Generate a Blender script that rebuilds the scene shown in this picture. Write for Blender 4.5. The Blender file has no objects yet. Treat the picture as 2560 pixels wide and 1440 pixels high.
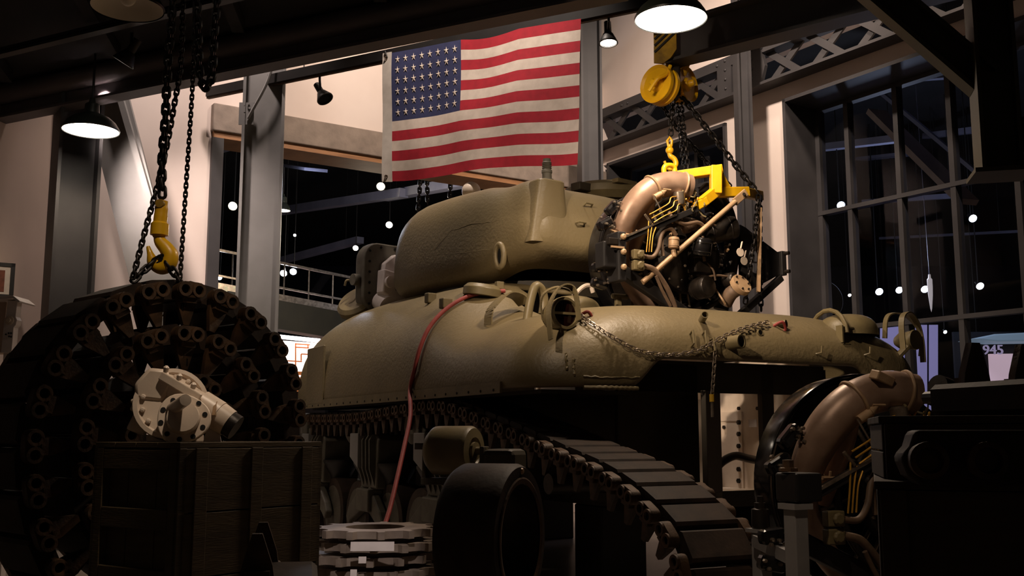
import bpy, bmesh, math, random
from mathutils import Vector, Matrix, Euler
from mathutils.bvhtree import BVHTree
random.seed(7)
SC = bpy.context.scene
COL = SC.collection
V = Vector
pi = math.pi

# ------------------------------------------------------------------ camera
FPX, CAMZ, PITCH = 2600.0, 0.85, math.atan2(370.0, 2600.0)
cam_d = bpy.data.cameras.new('camera')
cam_d.sensor_width = 36.0
cam_d.lens = FPX / 2560.0 * 36.0
cam_d.clip_end = 200
cam = bpy.data.objects.new('camera', cam_d)
COL.objects.link(cam)
cam.location = (0, 0, CAMZ)
cam.rotation_euler = (pi/2 + PITCH, 0, 0)
SC.camera = cam

# ------------------------------------------------------------------ view, world
SC.view_settings.view_transform = 'Standard'
SC.view_settings.look = 'None'
SC.view_settings.exposure = 0.5
SC.view_settings.gamma = 1.0
SC.view_settings.use_curve_mapping = False
W = bpy.data.worlds.new('dim_hall_ambience')
SC.world = W
W.use_nodes = True
bg = W.node_tree.nodes['Background']
bg.inputs[0].default_value = (1.0, 0.74, 0.55, 1)
bg.inputs[1].default_value = 0.025

WARM = (1.0, 0.78, 0.58)
COOL = (0.72, 0.8, 1.0)

def look_rot(d):
    return V(d).to_track_quat('-Z', 'Y').to_euler()

def spot(name, loc, target, power, angle=60, blend=0.5, color=WARM, size=0.06):
    l = bpy.data.lights.new(name, 'SPOT')
    l.energy = power; l.color = color
    l.spot_size = math.radians(angle); l.spot_blend = blend
    l.shadow_soft_size = size
    o = bpy.data.objects.new(name, l)
    COL.objects.link(o)
    o.location = loc
    o.rotation_euler = look_rot(V(target) - V(loc))
    return o

def point(name, loc, power, color=WARM, size=0.08):
    l = bpy.data.lights.new(name, 'POINT')
    l.energy = power; l.color = color; l.shadow_soft_size = size
    o = bpy.data.objects.new(name, l)
    COL.objects.link(o)
    o.location = loc
    return o

# ------------------------------------------------------------------ pixel helpers (survey of the photograph)
_up = V((0, -math.sin(PITCH), math.cos(PITCH)))
_fw = V((0, math.cos(PITCH), math.sin(PITCH)))
CAM = V((0, 0, CAMZ))
def ray(px, py):
    return (V((1, 0, 0)) * ((px - 1280) / FPX) + _up * (-(py - 720) / FPX) + _fw).normalized()
def P(px, py, Y):
    d = ray(px, py)
    return CAM + d * (Y / d.y)
def PP(px, py, p0, n):
    d = ray(px, py)
    return CAM + d * ((V(p0) - CAM).dot(n) / d.dot(n))
def PZ(px, py, z):
    d = ray(px, py)
    return CAM + d * ((z - CAMZ) / d.z)

# ------------------------------------------------------------------ lights (pendants and the key spot have fixtures further down, other spots none)
LAMP_BIG = P(1677, 50, 5.5)
LAMP_LEFT = P(227, 328, 7.4)
KEY = V((-1.35, 2.7, 3.42))
spot('pendant_lamp_light', LAMP_BIG + V((0, 0, 0.03)), LAMP_BIG - V((0, 0, 1)), 110, 150, 0.6, WARM, 0.12)
spot('pendant_lamp_light', LAMP_LEFT + V((0, 0, 0.03)), LAMP_LEFT - V((0, 0, 1)), 25, 150, 0.6, WARM, 0.12)
spot('key_spot_light', KEY + V((0.06, 0.12, -0.1)), (0.75, 6.1, 1.95), 560, 38, 1.0, WARM, 0.05)
spot('wall_wash_light', (-3.1, 7.6, 3.4), (-2.65, 9.6, 2.6), 330, 66, 0.9, (1, 0.82, 0.74), 0.1)
spot('wall_wash_light', (-0.6, 8.3, 5.6), (-1.0, 10.5, 3.9), 260, 100, 0.9, (1, 0.8, 0.66), 0.1)
spot('wall_wash_light', (1.3, 7.8, 5.7), (2.0, 10.6, 3.6), 420, 100, 0.8, (1, 0.8, 0.66), 0.1)
spot('wall_wash_light', (3.0, 7.2, 5.6), (3.9, 8.7, 3.4), 260, 100, 0.8, (1, 0.78, 0.62), 0.1)
spot('flag_spot_light', (-0.4, 6.9, 5.8), (-0.25, 7.9, 2.9), 420, 70, 0.8, (1, 0.84, 0.72), 0.08)
spot('gearbox_spot_light', (-0.3, 2.7, 3.4), (-1.12, 3.55, 0.95), 90, 11, 0.8, WARM, 0.04)
spot('hook_spot_light', (-0.6, 2.4, 3.4), (-1.32, 3.95, 1.5), 60, 16, 0.9, WARM, 0.04)
spot('stack_fill_light', (-0.35, 2.2, 3.3), (-0.68, 5.0, 0.3), 190, 8.5, 0.6, (1, 0.85, 0.78), 0.04)  # added fill without a fixture, brightens the sprocket stack
spot('hoist_fill_light', (-0.6, 3.0, 3.35), (0.98, 6.4, 3.14), 110, 16, 0.9, WARM, 0.05)  # added fill lamp, no fixture, lifts the dark hoist plates
spot('wall_wash_light', (-2.4, 8.2, 5.6), (-2.7, 9.5, 3.0), 170, 90, 0.9, (1, 0.82, 0.74), 0.1)
spot('stand_spot_light', (0.15, 1.9, 3.4), (1.15, 4.0, 0.6), 60, 22, 0.9, WARM, 0.05)
point('hall_lamp_light', P(930, 590, 14.0), 70, (1.0, 0.86, 0.66), 0.2)
point('hall_lamp_light', P(2250, 640, 14.5), 60, COOL, 0.2)
point('hall_lamp_light', P(760, 480, 13.0), 40, COOL, 0.2)


# ------------------------------------------------------------------ materials
MATS = {}
def mat(name, col, rough=0.6, metal=0.0, col2=None, scale=6.0, mix=(0.35, 0.7), bump=0.0, bscale=40.0, bdist=0.01,
        emit=None, estr=0.0, spec=0.5, coat=0.0, detail=5.0, stretch=None):
    if name in MATS: return MATS[name]
    m = bpy.data.materials.new(name)
    m.use_nodes = True
    nt = m.node_tree; b = nt.nodes['Principled BSDF']
    b.inputs['Base Color'].default_value = (*col, 1)
    b.inputs['Roughness'].default_value = rough
    b.inputs['Metallic'].default_value = metal
    b.inputs['Specular IOR Level'].default_value = spec
    b.inputs['Coat Weight'].default_value = coat
    tc = nt.nodes.new('ShaderNodeTexCoord')
    src = tc.outputs['Object']
    if stretch:
        mp = nt.nodes.new('ShaderNodeMapping')
        mp.inputs['Scale'].default_value = stretch
        nt.links.new(src, mp.inputs['Vector']); src = mp.outputs[0]
    if col2 is not None:
        n = nt.nodes.new('ShaderNodeTexNoise')
        n.inputs['Scale'].default_value = scale; n.inputs['Detail'].default_value = detail
        nt.links.new(src, n.inputs['Vector'])
        r = nt.nodes.new('ShaderNodeValToRGB')
        r.color_ramp.elements[0].position = mix[0]; r.color_ramp.elements[0].color = (*col, 1)
        r.color_ramp.elements[1].position = mix[1]; r.color_ramp.elements[1].color = (*col2, 1)
        nt.links.new(n.outputs['Fac'], r.inputs['Fac'])
        nt.links.new(r.outputs[0], b.inputs['Base Color'])
    if bump:
        n2 = nt.nodes.new('ShaderNodeTexNoise')
        n2.inputs['Scale'].default_value = bscale; n2.inputs['Detail'].default_value = 4
        nt.links.new(src, n2.inputs['Vector'])
        bn = nt.nodes.new('ShaderNodeBump')
        bn.inputs['Strength'].default_value = bump; bn.inputs['Distance'].default_value = bdist
        nt.links.new(n2.outputs['Fac'], bn.inputs['Height'])
        nt.links.new(bn.outputs[0], b.inputs['Normal'])
    if emit is not None:
        b.inputs['Emission Color'].default_value = (*emit, 1)
        b.inputs['Emission Strength'].default_value = estr
    MATS[name] = m
    return m

def glass_mat(name, tint=(0.9, 0.93, 1.0), gloss=0.012):
    m = bpy.data.materials.new(name); m.use_nodes = True
    nt = m.node_tree; nt.nodes.clear()
    o = nt.nodes.new('ShaderNodeOutputMaterial')
    t = nt.nodes.new('ShaderNodeBsdfTransparent'); t.inputs[0].default_value = (*tint, 1)
    g = nt.nodes.new('ShaderNodeBsdfGlossy'); g.inputs['Roughness'].default_value = 0.025
    mx = nt.nodes.new('ShaderNodeMixShader'); mx.inputs[0].default_value = gloss
    nt.links.new(t.outputs[0], mx.inputs[1]); nt.links.new(g.outputs[0], mx.inputs[2])
    nt.links.new(mx.outputs[0], o.inputs[0])
    return m

def srgb(r, g, b):
    f = lambda c: (c/255/12.92) if c/255 <= 0.04045 else ((c/255+0.055)/1.055)**2.4
    return (f(r), f(g), f(b))

# ------------------------------------------------------------------ mesh builder
def frame_from(d, up=V((0, 0, 1))):
    z = V(d).normalized()
    if abs(z.dot(up)) > 0.98: up = V((1, 0, 0)) if abs(z.x) < 0.9 else V((0, 1, 0))
    x = up.cross(z).normalized(); y = z.cross(x)
    return x, y, z

class MB:
    def __init__(s): s.v = []; s.f = []; s.mi = []; s.cur = 0
    def add(s, vs, fs):
        b = len(s.v); s.v += [tuple(p) for p in vs]
        s.f += [tuple(i + b for i in f) for f in fs]; s.mi += [s.cur] * len(fs)
        return s
    def box(s, c, size, R=None):
        c = V(c); hx, hy, hz = [k / 2 for k in size]
        ps = [V((x, y, z)) for z in (-hz, hz) for y in (-hy, hy) for x in (-hx, hx)]
        if R is not None: ps = [R @ p for p in ps]
        return s.add([c + p for p in ps], [(0,2,3,1),(4,5,7,6),(0,1,5,4),(2,6,7,3),(0,4,6,2),(1,3,7,5)])
    def bar(s, p0, p1, w, h, up=V((0, 0, 1))):
        p0, p1 = V(p0), V(p1); x, y, z = frame_from(p1 - p0, up)
        x, y = x * w / 2, y * h / 2
        ps = [p0-x-y, p0+x-y, p0+x+y, p0-x+y, p1-x-y, p1+x-y, p1+x+y, p1-x+y]
        return s.add(ps, [(3,2,1,0),(4,5,6,7),(0,1,5,4),(1,2,6,5),(2,3,7,6),(3,0,4,7)])
    def cyl(s, p0, p1, r0, r1=None, n=16, cap=True):
        if r1 is None: r1 = r0
        p0, p1 = V(p0), V(p1); x, y, z = frame_from(p1 - p0)
        ps = []
        for p, r in ((p0, r0), (p1, r1)):
            for i in range(n):
                a = 2*pi*i/n; ps.append(p + x*(r*math.cos(a)) + y*(r*math.sin(a)))
        fs = [(i, (i+1) % n, n+(i+1) % n, n+i) for i in range(n)]
        if cap: fs += [tuple(range(n-1, -1, -1)), tuple(range(n, 2*n))]
        return s.add(ps, fs)
    def tube(s, pts, r, n=8, closed=False, cap=True):
        pts = [V(p) for p in pts]; m = len(pts)
        rr = r if isinstance(r, (list, tuple)) else [r] * m
        def tan(i):
            if closed: return (pts[(i+1) % m] - pts[i-1]).normalized()
            return (pts[min(i+1, m-1)] - pts[max(i-1, 0)]).normalized()
        x, y, z = frame_from(tan(0)); ps = []
        for i in range(m):
            t = tan(i); x = (x - t * x.dot(t)); 
            if x.length < 1e-6: x = frame_from(t)[0]
            x.normalize(); y = t.cross(x)
            for k in range(n):
                a = 2*pi*k/n; ps.append(pts[i] + x*(rr[i]*math.cos(a)) + y*(rr[i]*math.sin(a)))
        fs = []
        for i in range(m if closed else m-1):
            j = (i+1) % m
            for k in range(n): fs.append((i*n+k, i*n+(k+1) % n, j*n+(k+1) % n, j*n+k))
        if cap and not closed: fs += [tuple(range(n-1, -1, -1)), tuple(range((m-1)*n, m*n))]
        return s.add(ps, fs)
    def lathe(s, prof, o=(0,0,0), axis=(0,0,1), n=24, close=False, up=V((0,0,1)), caps=True):
        o = V(o); x, y, z = frame_from(axis, up); ps = []; m = len(prof)
        for r, h in prof:
            for i in range(n):
                a = 2*pi*i/n; ps.append(o + z*h + x*(r*math.cos(a)) + y*(r*math.sin(a)))
        fs = []
        for j in range(m if close else m-1):
            k = (j+1) % m
            for i in range(n): fs.append((j*n+i, j*n+(i+1) % n, k*n+(i+1) % n, k*n+i))
        if not close and caps:
            if prof[0][0] > 1e-5: fs.append(tuple(range(n-1, -1, -1)))
            if prof[-1][0] > 1e-5: fs.append(tuple(range((m-1)*n, m*n)))
        return s.add(ps, fs)
    def sphere(s, c, r, nu=16, nv=10, sc=(1,1,1)):
        c = V(c); ps = []; fs = []
        for j in range(nv+1):
            t = pi*j/nv
            for i in range(nu):
                a = 2*pi*i/nu
                ps.append(c + V((r*sc[0]*math.sin(t)*math.cos(a), r*sc[1]*math.sin(t)*math.sin(a), r*sc[2]*math.cos(t))))
        for j in range(nv):
            for i in range(nu): fs.append((j*nu+i, (j+1)*nu+i, (j+1)*nu+(i+1) % nu, j*nu+(i+1) % nu))
        return s.add(ps, fs)
    def prism(s, poly, o, ex, ey, depth):
        """polygon (2D) in the plane o+ex,ey extruded by the vector depth"""
        o, ex, ey, d = V(o), V(ex), V(ey), V(depth)
        n = len(poly); a = [o + ex*p[0] + ey*p[1] for p in poly]
        ps = a + [p + d for p in a]
        fs = [(i, (i+1) % n, n+(i+1) % n, n+i) for i in range(n)] + [tuple(range(n-1, -1, -1)), tuple(range(n, 2*n))]
        return s.add(ps, fs)
    def grid(s, fn, nu, nv, wrap=False):
        ps = [fn(i/nu, j/nv) for j in range(nv+1) for i in range(nu + (0 if wrap else 1))]
        w = nu if wrap else nu+1; fs = []
        for j in range(nv):
            for i in range(nu): fs.append((j*w+i, j*w+(i+1) % w, (j+1)*w+(i+1) % w, (j+1)*w+i))
        return s.add(ps, fs)
    def mesh(s, name, mats, smooth=38):
        me = bpy.data.meshes.new(name)
        me.from_pydata(s.v, [], s.f)
        bm = bmesh.new(); bm.from_mesh(me)
        bmesh.ops.remove_doubles(bm, verts=bm.verts, dist=1e-6)
        bmesh.ops.recalc_face_normals(bm, faces=bm.faces)
        bm.to_mesh(me); bm.free()
        if not isinstance(mats, (list, tuple)): mats = [mats]
        for m in mats: me.materials.append(m)
        if len(mats) > 1 and len(me.polygons) == len(s.mi):
            for p, k in zip(me.polygons, s.mi): p.material_index = k
        if smooth:
            for p in me.polygons: p.use_smooth = True
            me.set_sharp_from_angle(angle=math.radians(smooth))
        return me
    def build(s, name, mats, parent=None, smooth=38, bevel=0.0, loc=None):
        o = bpy.data.objects.new(name, s.mesh(name, mats, smooth))
        COL.objects.link(o)
        if parent is not None: o.parent = parent
        if loc is not None: o.location = loc
        if bevel:
            bv = o.modifiers.new('edge', 'BEVEL'); bv.width = bevel; bv.segments = 2
            bv.limit_method = 'ANGLE'; bv.angle_limit = math.radians(40)
        return o

def inst(name, me, parent=None, M=None):
    o = bpy.data.objects.new(name, me)
    COL.objects.link(o)
    if parent is not None: o.parent = parent
    if M is not None: o.matrix_local = M
    return o

def empty(name, loc=(0,0,0), rz=0.0):
    o = bpy.data.objects.new(name, None)
    COL.objects.link(o)
    o.empty_display_size = 0.1
    o.location = loc; o.rotation_euler = (0, 0, rz)
    return o

def tag(o, label, cat=None, group=None, kind=None):
    if label: o['label'] = label
    if cat: o['category'] = cat
    if group: o['group'] = group
    if kind: o['kind'] = kind
    return o

def struct(o): o['kind'] = 'structure'; return o

def copy_tree(o, parent=None):
    c = o.copy(); COL.objects.link(c); c.parent = parent
    c.matrix_parent_inverse = o.matrix_parent_inverse.copy()
    for ch in o.children: copy_tree(ch, c)
    return c

def RZ(a): return Matrix.Rotation(a, 3, 'Z')
def smooth_path(pts, n=8):
    """Catmull-Rom through pts"""
    pts = [V(p) for p in pts]; out = []
    q = [pts[0]*2-pts[1]] + pts + [pts[-1]*2-pts[-2]]
    for i in range(1, len(q)-2):
        a, b, c, d = q[i-1], q[i], q[i+1], q[i+2]
        for k in range(n):
            t = k/n
            out.append(0.5*((2*b)+(c-a)*t+(2*a-5*b+4*c-d)*t*t+(3*b-a-3*c+d)*t**3))
    out.append(pts[-1]); return out
def resample(pts, step):
    out = [pts[0].copy()]; acc = 0.0
    for a, b in zip(pts, pts[1:]):
        L = (b-a).length; t = step-acc
        while t <= L:
            out.append(a + (b-a)*(t/L)); t += step
        acc = (acc+L) % step
    return out
def sm(a, b, t):
    t = max(0.0, min(1.0, (t-a)/(b-a))); return t*t*(3-2*t)

# chains: every link is its own object, all links of a size share one mesh
_LK = {}
def link_mesh(pitch, r, m):
    key = (round(pitch, 4), round(r, 4), m.name)
    if key not in _LK:
        b = MB(); h = pitch/2 + r*0.3; w = pitch*0.36
        pts = []
        for i in range(6): a = pi*i/5; pts.append((w*math.cos(a), h-w*0.4+w*0.9*math.sin(a)*0.9, 0))
        for i in range(6): a = pi+pi*i/5; pts.append((w*math.cos(a), -h+w*0.4+w*0.9*math.sin(a)*0.9, 0))
        b.tube(pts, r, 6, closed=True)
        _LK[key] = b.mesh('link', m, 60)
    return _LK[key]
def chain(pts, pitch, r, m, parent, name='link', roll=0.0, ref=V((0, -1, 0))):
    pp = resample([V(p) for p in pts], pitch)
    me = link_mesh(pitch, r, m); k = 0
    for a, b in zip(pp, pp[1:]):
        y = (b-a).normalized()
        z0 = (ref - y*ref.dot(y)).normalized(); x0 = y.cross(z0)
        ang = roll + (pi/2 if k % 2 else 0.0)
        z = z0*math.cos(ang) + x0*math.sin(ang); x = y.cross(z)
        M = Matrix(((x.x, y.x, z.x, 0), (x.y, y.y, z.y, 0), (x.z, y.z, z.z, 0), (0, 0, 0, 1)))
        M.translation = (a+b)/2
        inst(name, me, parent, M); k += 1

# ------------------------------------------------------------------ palette
M_WALL = mat('painted_plaster', srgb(228,214,205), 0.85, col2=srgb(217,201,191), scale=1.3, bump=0.05, bscale=120, bdist=0.003)
M_WALLG = mat('grey_plaster', srgb(190,170,155), 0.9, col2=srgb(176,158,144), scale=1.0)
M_DSTEEL = mat('dark_painted_steel', srgb(62,60,61), 0.55, col2=srgb(51,49,50), scale=3, bump=0.05, bscale=60, bdist=0.003)
M_GSTEEL = mat('grey_painted_steel', srgb(140,138,136), 0.5, col2=srgb(124,122,120), scale=2.5, bump=0.04, bscale=80, bdist=0.003)
M_BLACK = mat('black_steel', srgb(24,22,22), 0.5, col2=srgb(34,31,30), scale=5)
M_OSTEEL = mat('olive_steel', srgb(56,51,36), 0.55, col2=srgb(46,42,30), scale=3)
M_CONC = mat('concrete_lintel', srgb(150,136,124), 0.9, col2=srgb(128,116,106), scale=8, bump=0.3, bscale=50, bdist=0.006)
M_WOOD = mat('wood_soffit', srgb(168,122,82), 0.6, col2=srgb(140,98,64), scale=4, stretch=(1, 1, 12))
M_FLOOR = mat('sealed_concrete_floor', srgb(150,138,126), 0.35, col2=srgb(126,115,105), scale=1.2, bump=0.08, bscale=12, bdist=0.004)
M_CEIL = mat('black_ceiling', srgb(26,25,28), 0.9, col2=srgb(34,32,36), scale=2)
M_NAVY = mat('navy_hall_wall', srgb(30,30,44), 0.9, col2=srgb(24,24,36), scale=0.5)
M_YEL = mat('yellow_paint', srgb(226,176,22), 0.38, col2=srgb(205,152,16), scale=7, bump=0.12, bscale=30, bdist=0.004, coat=0.2)
M_YEL2 = mat('worn_yellow_paint', srgb(188,146,30), 0.5, col2=srgb(120,92,26), scale=11, bump=0.2, bscale=40, bdist=0.004)
M_CHAIN = mat('oiled_chain_steel', srgb(50,45,42), 0.38, 0.75, col2=srgb(30,27,26), scale=30)
M_OLIVE = mat('olive_drab_cast_armour', srgb(118,104,74), 0.48, col2=srgb(104,92,66), scale=2.2, bump=0.35, bscale=48, bdist=0.008, detail=8)
M_OLIVE2 = mat('olive_drab_fittings', srgb(114,101,70), 0.48, col2=srgb(98,87,60), scale=9, bump=0.2, bscale=60, bdist=0.004)
M_DOLIVE = mat('dull_olive_castings', srgb(98,94,82), 0.65, col2=srgb(78,72,62), scale=9, bump=0.25, bscale=40, bdist=0.006)
M_RUBBER = mat('black_rubber', srgb(60,47,38), 0.65, spec=0.22, col2=srgb(40,32,27), scale=12, bump=0.2, bscale=60, bdist=0.004)
M_RUST = mat('rusty_track_steel', srgb(88,62,38), 0.6, 0.2, col2=srgb(50,37,25), scale=14, bump=0.4, bscale=60, bdist=0.005)
M_TRACK = mat('track_block_steel', srgb(84,77,68), 0.55, 0.15, col2=srgb(62,55,48), scale=10, bump=0.3, bscale=50, bdist=0.005)
M_ENG = mat('glossy_black_enamel', srgb(20,19,20), 0.16, col2=srgb(28,25,24), scale=14, spec=0.7)
M_ENG2 = mat('oily_dark_metal', srgb(46,39,33), 0.4, 0.4, col2=srgb(28,24,21), scale=16, bump=0.2, bscale=50, bdist=0.004)
M_EXH = mat('heat_browned_exhaust', srgb(160,132,112), 0.42, 0.25, col2=srgb(122,96,78), scale=6, bump=0.12, bscale=40, bdist=0.004)
M_ALU = mat('bare_metal', srgb(176,160,142), 0.35, 0.8, col2=srgb(120,108,96), scale=20)
M_TAN = mat('tan_painted_metal', srgb(176,146,112), 0.5, 0.1, col2=srgb(150,120,90), scale=14)
M_HOSE = mat('brown_rubber_hose', srgb(110,88,68), 0.6, col2=srgb(84,66,52), scale=20)
M_BRASS = mat('yellow_wire', srgb(208,156,60), 0.4, 0.4)
M_WHITE = mat('white_enamel', srgb(222,206,188), 0.38, col2=srgb(206,188,170), scale=8, bump=0.1, bscale=60, bdist=0.003)
M_WHITE2 = mat('chalk_white_paint', srgb(226,216,212), 0.5, col2=srgb(206,196,192), scale=10)
M_CRATE = mat('olive_crate_boards', srgb(98,82,58), 0.7, col2=srgb(78,65,46), scale=5, stretch=(1, 1, 8), bump=0.25, bscale=30, bdist=0.004)
M_RED = mat('red_hose', srgb(146,58,52), 0.6, col2=srgb(124,46,42), scale=14)
M_DARKHOLE = mat('bore_black', srgb(10, 9, 8), 0.9)
M_GLOW = mat('lamp_glow', (1, 0.93, 0.85), 0.5, emit=(1.0, 0.9, 0.78), estr=10)
M_GLOWC = mat('cool_lamp_glow', (1, 1, 1), 0.5, emit=(0.85, 0.92, 1.0), estr=20)
M_GLOWY = mat('warm_lamp_glow', (1, 1, 1), 0.5, emit=(1.0, 0.85, 0.5), estr=16)
M_GREEN = mat('dark_green_shade', srgb(34,38,32), 0.35, col2=srgb(28,31,27), scale=6)
M_SHADEIN = mat('white_shade_lining', srgb(235,228,215), 0.5, col2=srgb(222,214,200), scale=6)
M_GLASS = glass_mat('window_glass')

# ================================================================== THE ROOM
def wall_plane(o, d):
    d = V((d[0], d[1], 0)).normalized(); n = V((d.y, -d.x, 0))
    if n.dot(CAM - V(o)) < 0: n = -n
    return V(o), d, n
RO, RD, RN = wall_plane((2.59, 10.0, 0), (0.55, -0.835))      # right wall: s grows towards the camera
LO, LD, LN = wall_plane((-2.77, 9.7, 0), (0.835, 0.55))       # left wall: s grows towards the corner
def sz(px, py, o, d, n, off=0.0):
    p = PP(px, py, o + n*off, n); return (p - o).dot(d), p.z
def wbox(mb, o, d, n, s0, s1, z0, z1, t0=0.0, t1=-0.3):
    ps = []
    for t in (t0, t1):
        for s_, z_ in ((s0, z0), (s1, z0), (s1, z1), (s0, z1)):
            p = o + d*s_ + n*t; ps.append((p.x, p.y, z_))
    return mb.add(ps, [(0,1,2,3),(7,6,5,4),(0,4,5,1),(1,5,6,2),(2,6,7,3),(3,7,4,0)])

# floor and ceiling
struct(MB().box((0, 14, -0.05), (60, 60, 0.1)).build('floor', M_FLOOR, smooth=0))
CEILZ = 6.4
struct(MB().box((0, 14, CEILZ + 0.05), (60, 60, 0.1)).build('ceiling', M_CEIL, smooth=0))

# --- survey of the right wall
sA, zA = sz(1838, 300, RO, RD, RN)           # small window head, right end
sB, _ = sz(1820, 400, RO, RD, RN)
sC, zC = sz(1960, 250, RO, RD, RN)           # big window jamb and head
_, zT0 = sz(1850, 247, RO, RD, RN)           # truss bottom chord
_, zT1 = sz(1850, 150, RO, RD, RN)           # truss top chord
sCor = (LO + LD*4.55 - RO).dot(RD)
sEnd = 5.2
mb = MB()
wbox(mb, RO, RD, RN, sCor-0.2, sEnd, zT1, CEILZ)                 # above the truss slot
wbox(mb, RO, RD, RN, sCor-0.2, sEnd, max(zA, zC), zT0)           # strip under the truss
wbox(mb, RO, RD, RN, sB, sC, 0, max(zA, zC))                     # pier between the windows
if zC > zA: wbox(mb, RO, RD, RN, sCor-0.2, sB, zA, zC)
elif zA > zC: wbox(mb, RO, RD, RN, sC, sEnd, zC, zA)
wbox(mb, RO, RD, RN, sCor-0.2, sB, 0, 0.9)
wbox(mb, RO, RD, RN, sC, sEnd, 0, 0.35)
struct(mb.build('wall_right', M_WALL, smooth=0))

# window_2 : small dark-framed window, window_3 : tall gallery window
def window(name, s0, s1, z0, z1, mull, trans, rev=0.42, fw=0.05):
    root = struct(empty(name, RO + RD*(s0+s1)/2 + V((0, 0, z0))))
    inv = Matrix.Translation(-root.location)
    def part(nm, mb, m, sm_=0):
        mb.v = [tuple(V(v) - root.location) for v in mb.v]
        return mb.build(nm, m, root, sm_)
    m = MB()
    wbox(m, RO, RD, RN, s0-0.0, s0+0.035, z0, z1, 0.03, -rev-0.1)
    wbox(m, RO, RD, RN, s1-0.035, s1, z0, z1, 0.03, -rev-0.1)
    wbox(m, RO, RD, RN, s0, s1, z1-0.035, z1, 0.03, -rev-0.1)
    wbox(m, RO, RD, RN, s0, s1, z0, z0+0.035, 0.03, -rev-0.1)
    part('reveal', m, M_DSTEEL)
    m = MB(); f = fw
    wbox(m, RO, RD, RN, s0+0.035, s0+0.035+f, z0, z1, -rev+0.03, -rev-0.06)
    wbox(m, RO, RD, RN, s1-0.035-f, s1-0.035, z0, z1, -rev+0.03, -rev-0.06)
    wbox(m, RO, RD, RN, s0, s1, z1-0.035-f*0.8, z1-0.035, -rev+0.03, -rev-0.06)
    part('window_frame', m, M_DSTEEL)
    edges_s = [s0+0.035] + mull + [s1-0.035]
    edges_z = [z0+0.035] + trans + [z1-0.035]
    for q in mull:
        m = MB(); wbox(m, RO, RD, RN, q-f/2, q+f/2, z0, z1, -rev+0.03, -rev-0.06); part('mullion', m, M_DSTEEL)
    for q in trans:
        m = MB(); wbox(m, RO, RD, RN, s0+0.03, s1-0.03, q-f*0.4, q+f*0.4, -rev+0.035, -rev-0.05); part('transom', m, M_DSTEEL)
    for a, b in zip(edges_s, edges_s[1:]):
        for c, d in zip(edges_z, edges_z[1:]):
            m = MB(); wbox(m, RO, RD, RN, a, b, c, d, -rev-0.01, -rev-0.016); part('pane', m, M_GLASS)
    return root
def ms(px, py, off=-0.42): return sz(px, py, RO, RD, RN, off)[0]
def mz(px, py, off=-0.42): return sz(px, py, RO, RD, RN, off)[1]
window('window_3', sC, sEnd-0.1, 0.35, zC, [ms(2125, 430), ms(2250, 430), ms(2385, 430), ms(2546, 430)],
       [mz(2400, 793), mz(2250, 492)])
window('window_2', sCor+0.1, sB, 0.9, zA, [ms(1600, 430), ms(1765, 430)], [mz(1765, 470)], rev=0.3)

# roof truss in the slot
tr = empty('roof_truss', RO + RD*sCor + V((0, 0, zT0)))
tag(tr, 'dark riveted lattice truss running high along the right wall', 'truss')
def tpart(nm, mb, m=M_DSTEEL, sm_=0):
    mb.v = [tuple(V(v) - tr.location) for v in mb.v]; return mb.build(nm, m, tr, sm_)
hT = zT1 - zT0
m = MB(); wbox(m, RO, RD, RN, sCor, sEnd, zT0-0.02, zT0+0.035, 0.14, -0.02); tpart('bottom_chord', m)
m = MB(); wbox(m, RO, RD, RN, sCor, sEnd, zT0-0.03, zT0-0.005, 0.22, 0.12); tpart('chord_flange', m)
m = MB(); wbox(m, RO, RD, RN, sCor, sEnd, zT1-0.085, zT1+0.02, 0.14, -0.02); tpart('top_chord', m)
pan = 0.52; n = int((sEnd - sCor) / pan)
sCol = sz(1872, 250, RO, RD, RN)[0]
rv = MB().lathe([(0.017, 0), (0.016, 0.007), (0.009, 0.013), (0.0, 0.0145)], axis=RN, n=10).mesh('rivet', M_DSTEEL, 60)
for i in range(n):
    a = sCor + 0.12 + i*pan; b = a + pan*0.8
    if a < sCol+0.16 and b > sCol-0.16: continue
    for k, (u, w) in enumerate(((a, b), (b, a))):
        p = RO + RD*u + RN*(0.03+0.03*k) + V((0, 0, zT0+0.02)); q = RO + RD*w + RN*(0.03+0.03*k) + V((0, 0, zT1-0.06))
        tpart('lattice_bar', MB().bar(p, q, 0.022, 0.07, up=RN.cross(q-p)))
    for u in (a, b):
        for zz in (zT0+0.008, zT1-0.035):
            inst('rivet', rv, tr, Matrix.Translation(RO + RD*u + RN*0.14 + V((0, 0, zz)) - tr.location))
for sg in (-1, 1):
    for k in range(1):
        p = RO + RD*(sCol + sg*0.2) + RN*0.1 + V((0, 0, zT0))
        poly = [(-0.1, 0), (0.1, 0), (0.1+0.05*0, hT), (-0.1, hT)] if sg < 0 else [(-0.1, 0), (0.09, 0), (0.16, hT*0.45), (0.1, hT), (-0.1, hT)]
        tpart('gusset_plate', MB().prism(poly, p, RD, V((0, 0, 1)), RN*0.04))
    for j in range(4):
        inst('rivet', rv, tr, Matrix.Translation(RO + RD*(sCol+sg*0.18) + RN*0.14 + V((0, 0, zT0+0.1+j*hT*0.24)) - tr.location))

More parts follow.
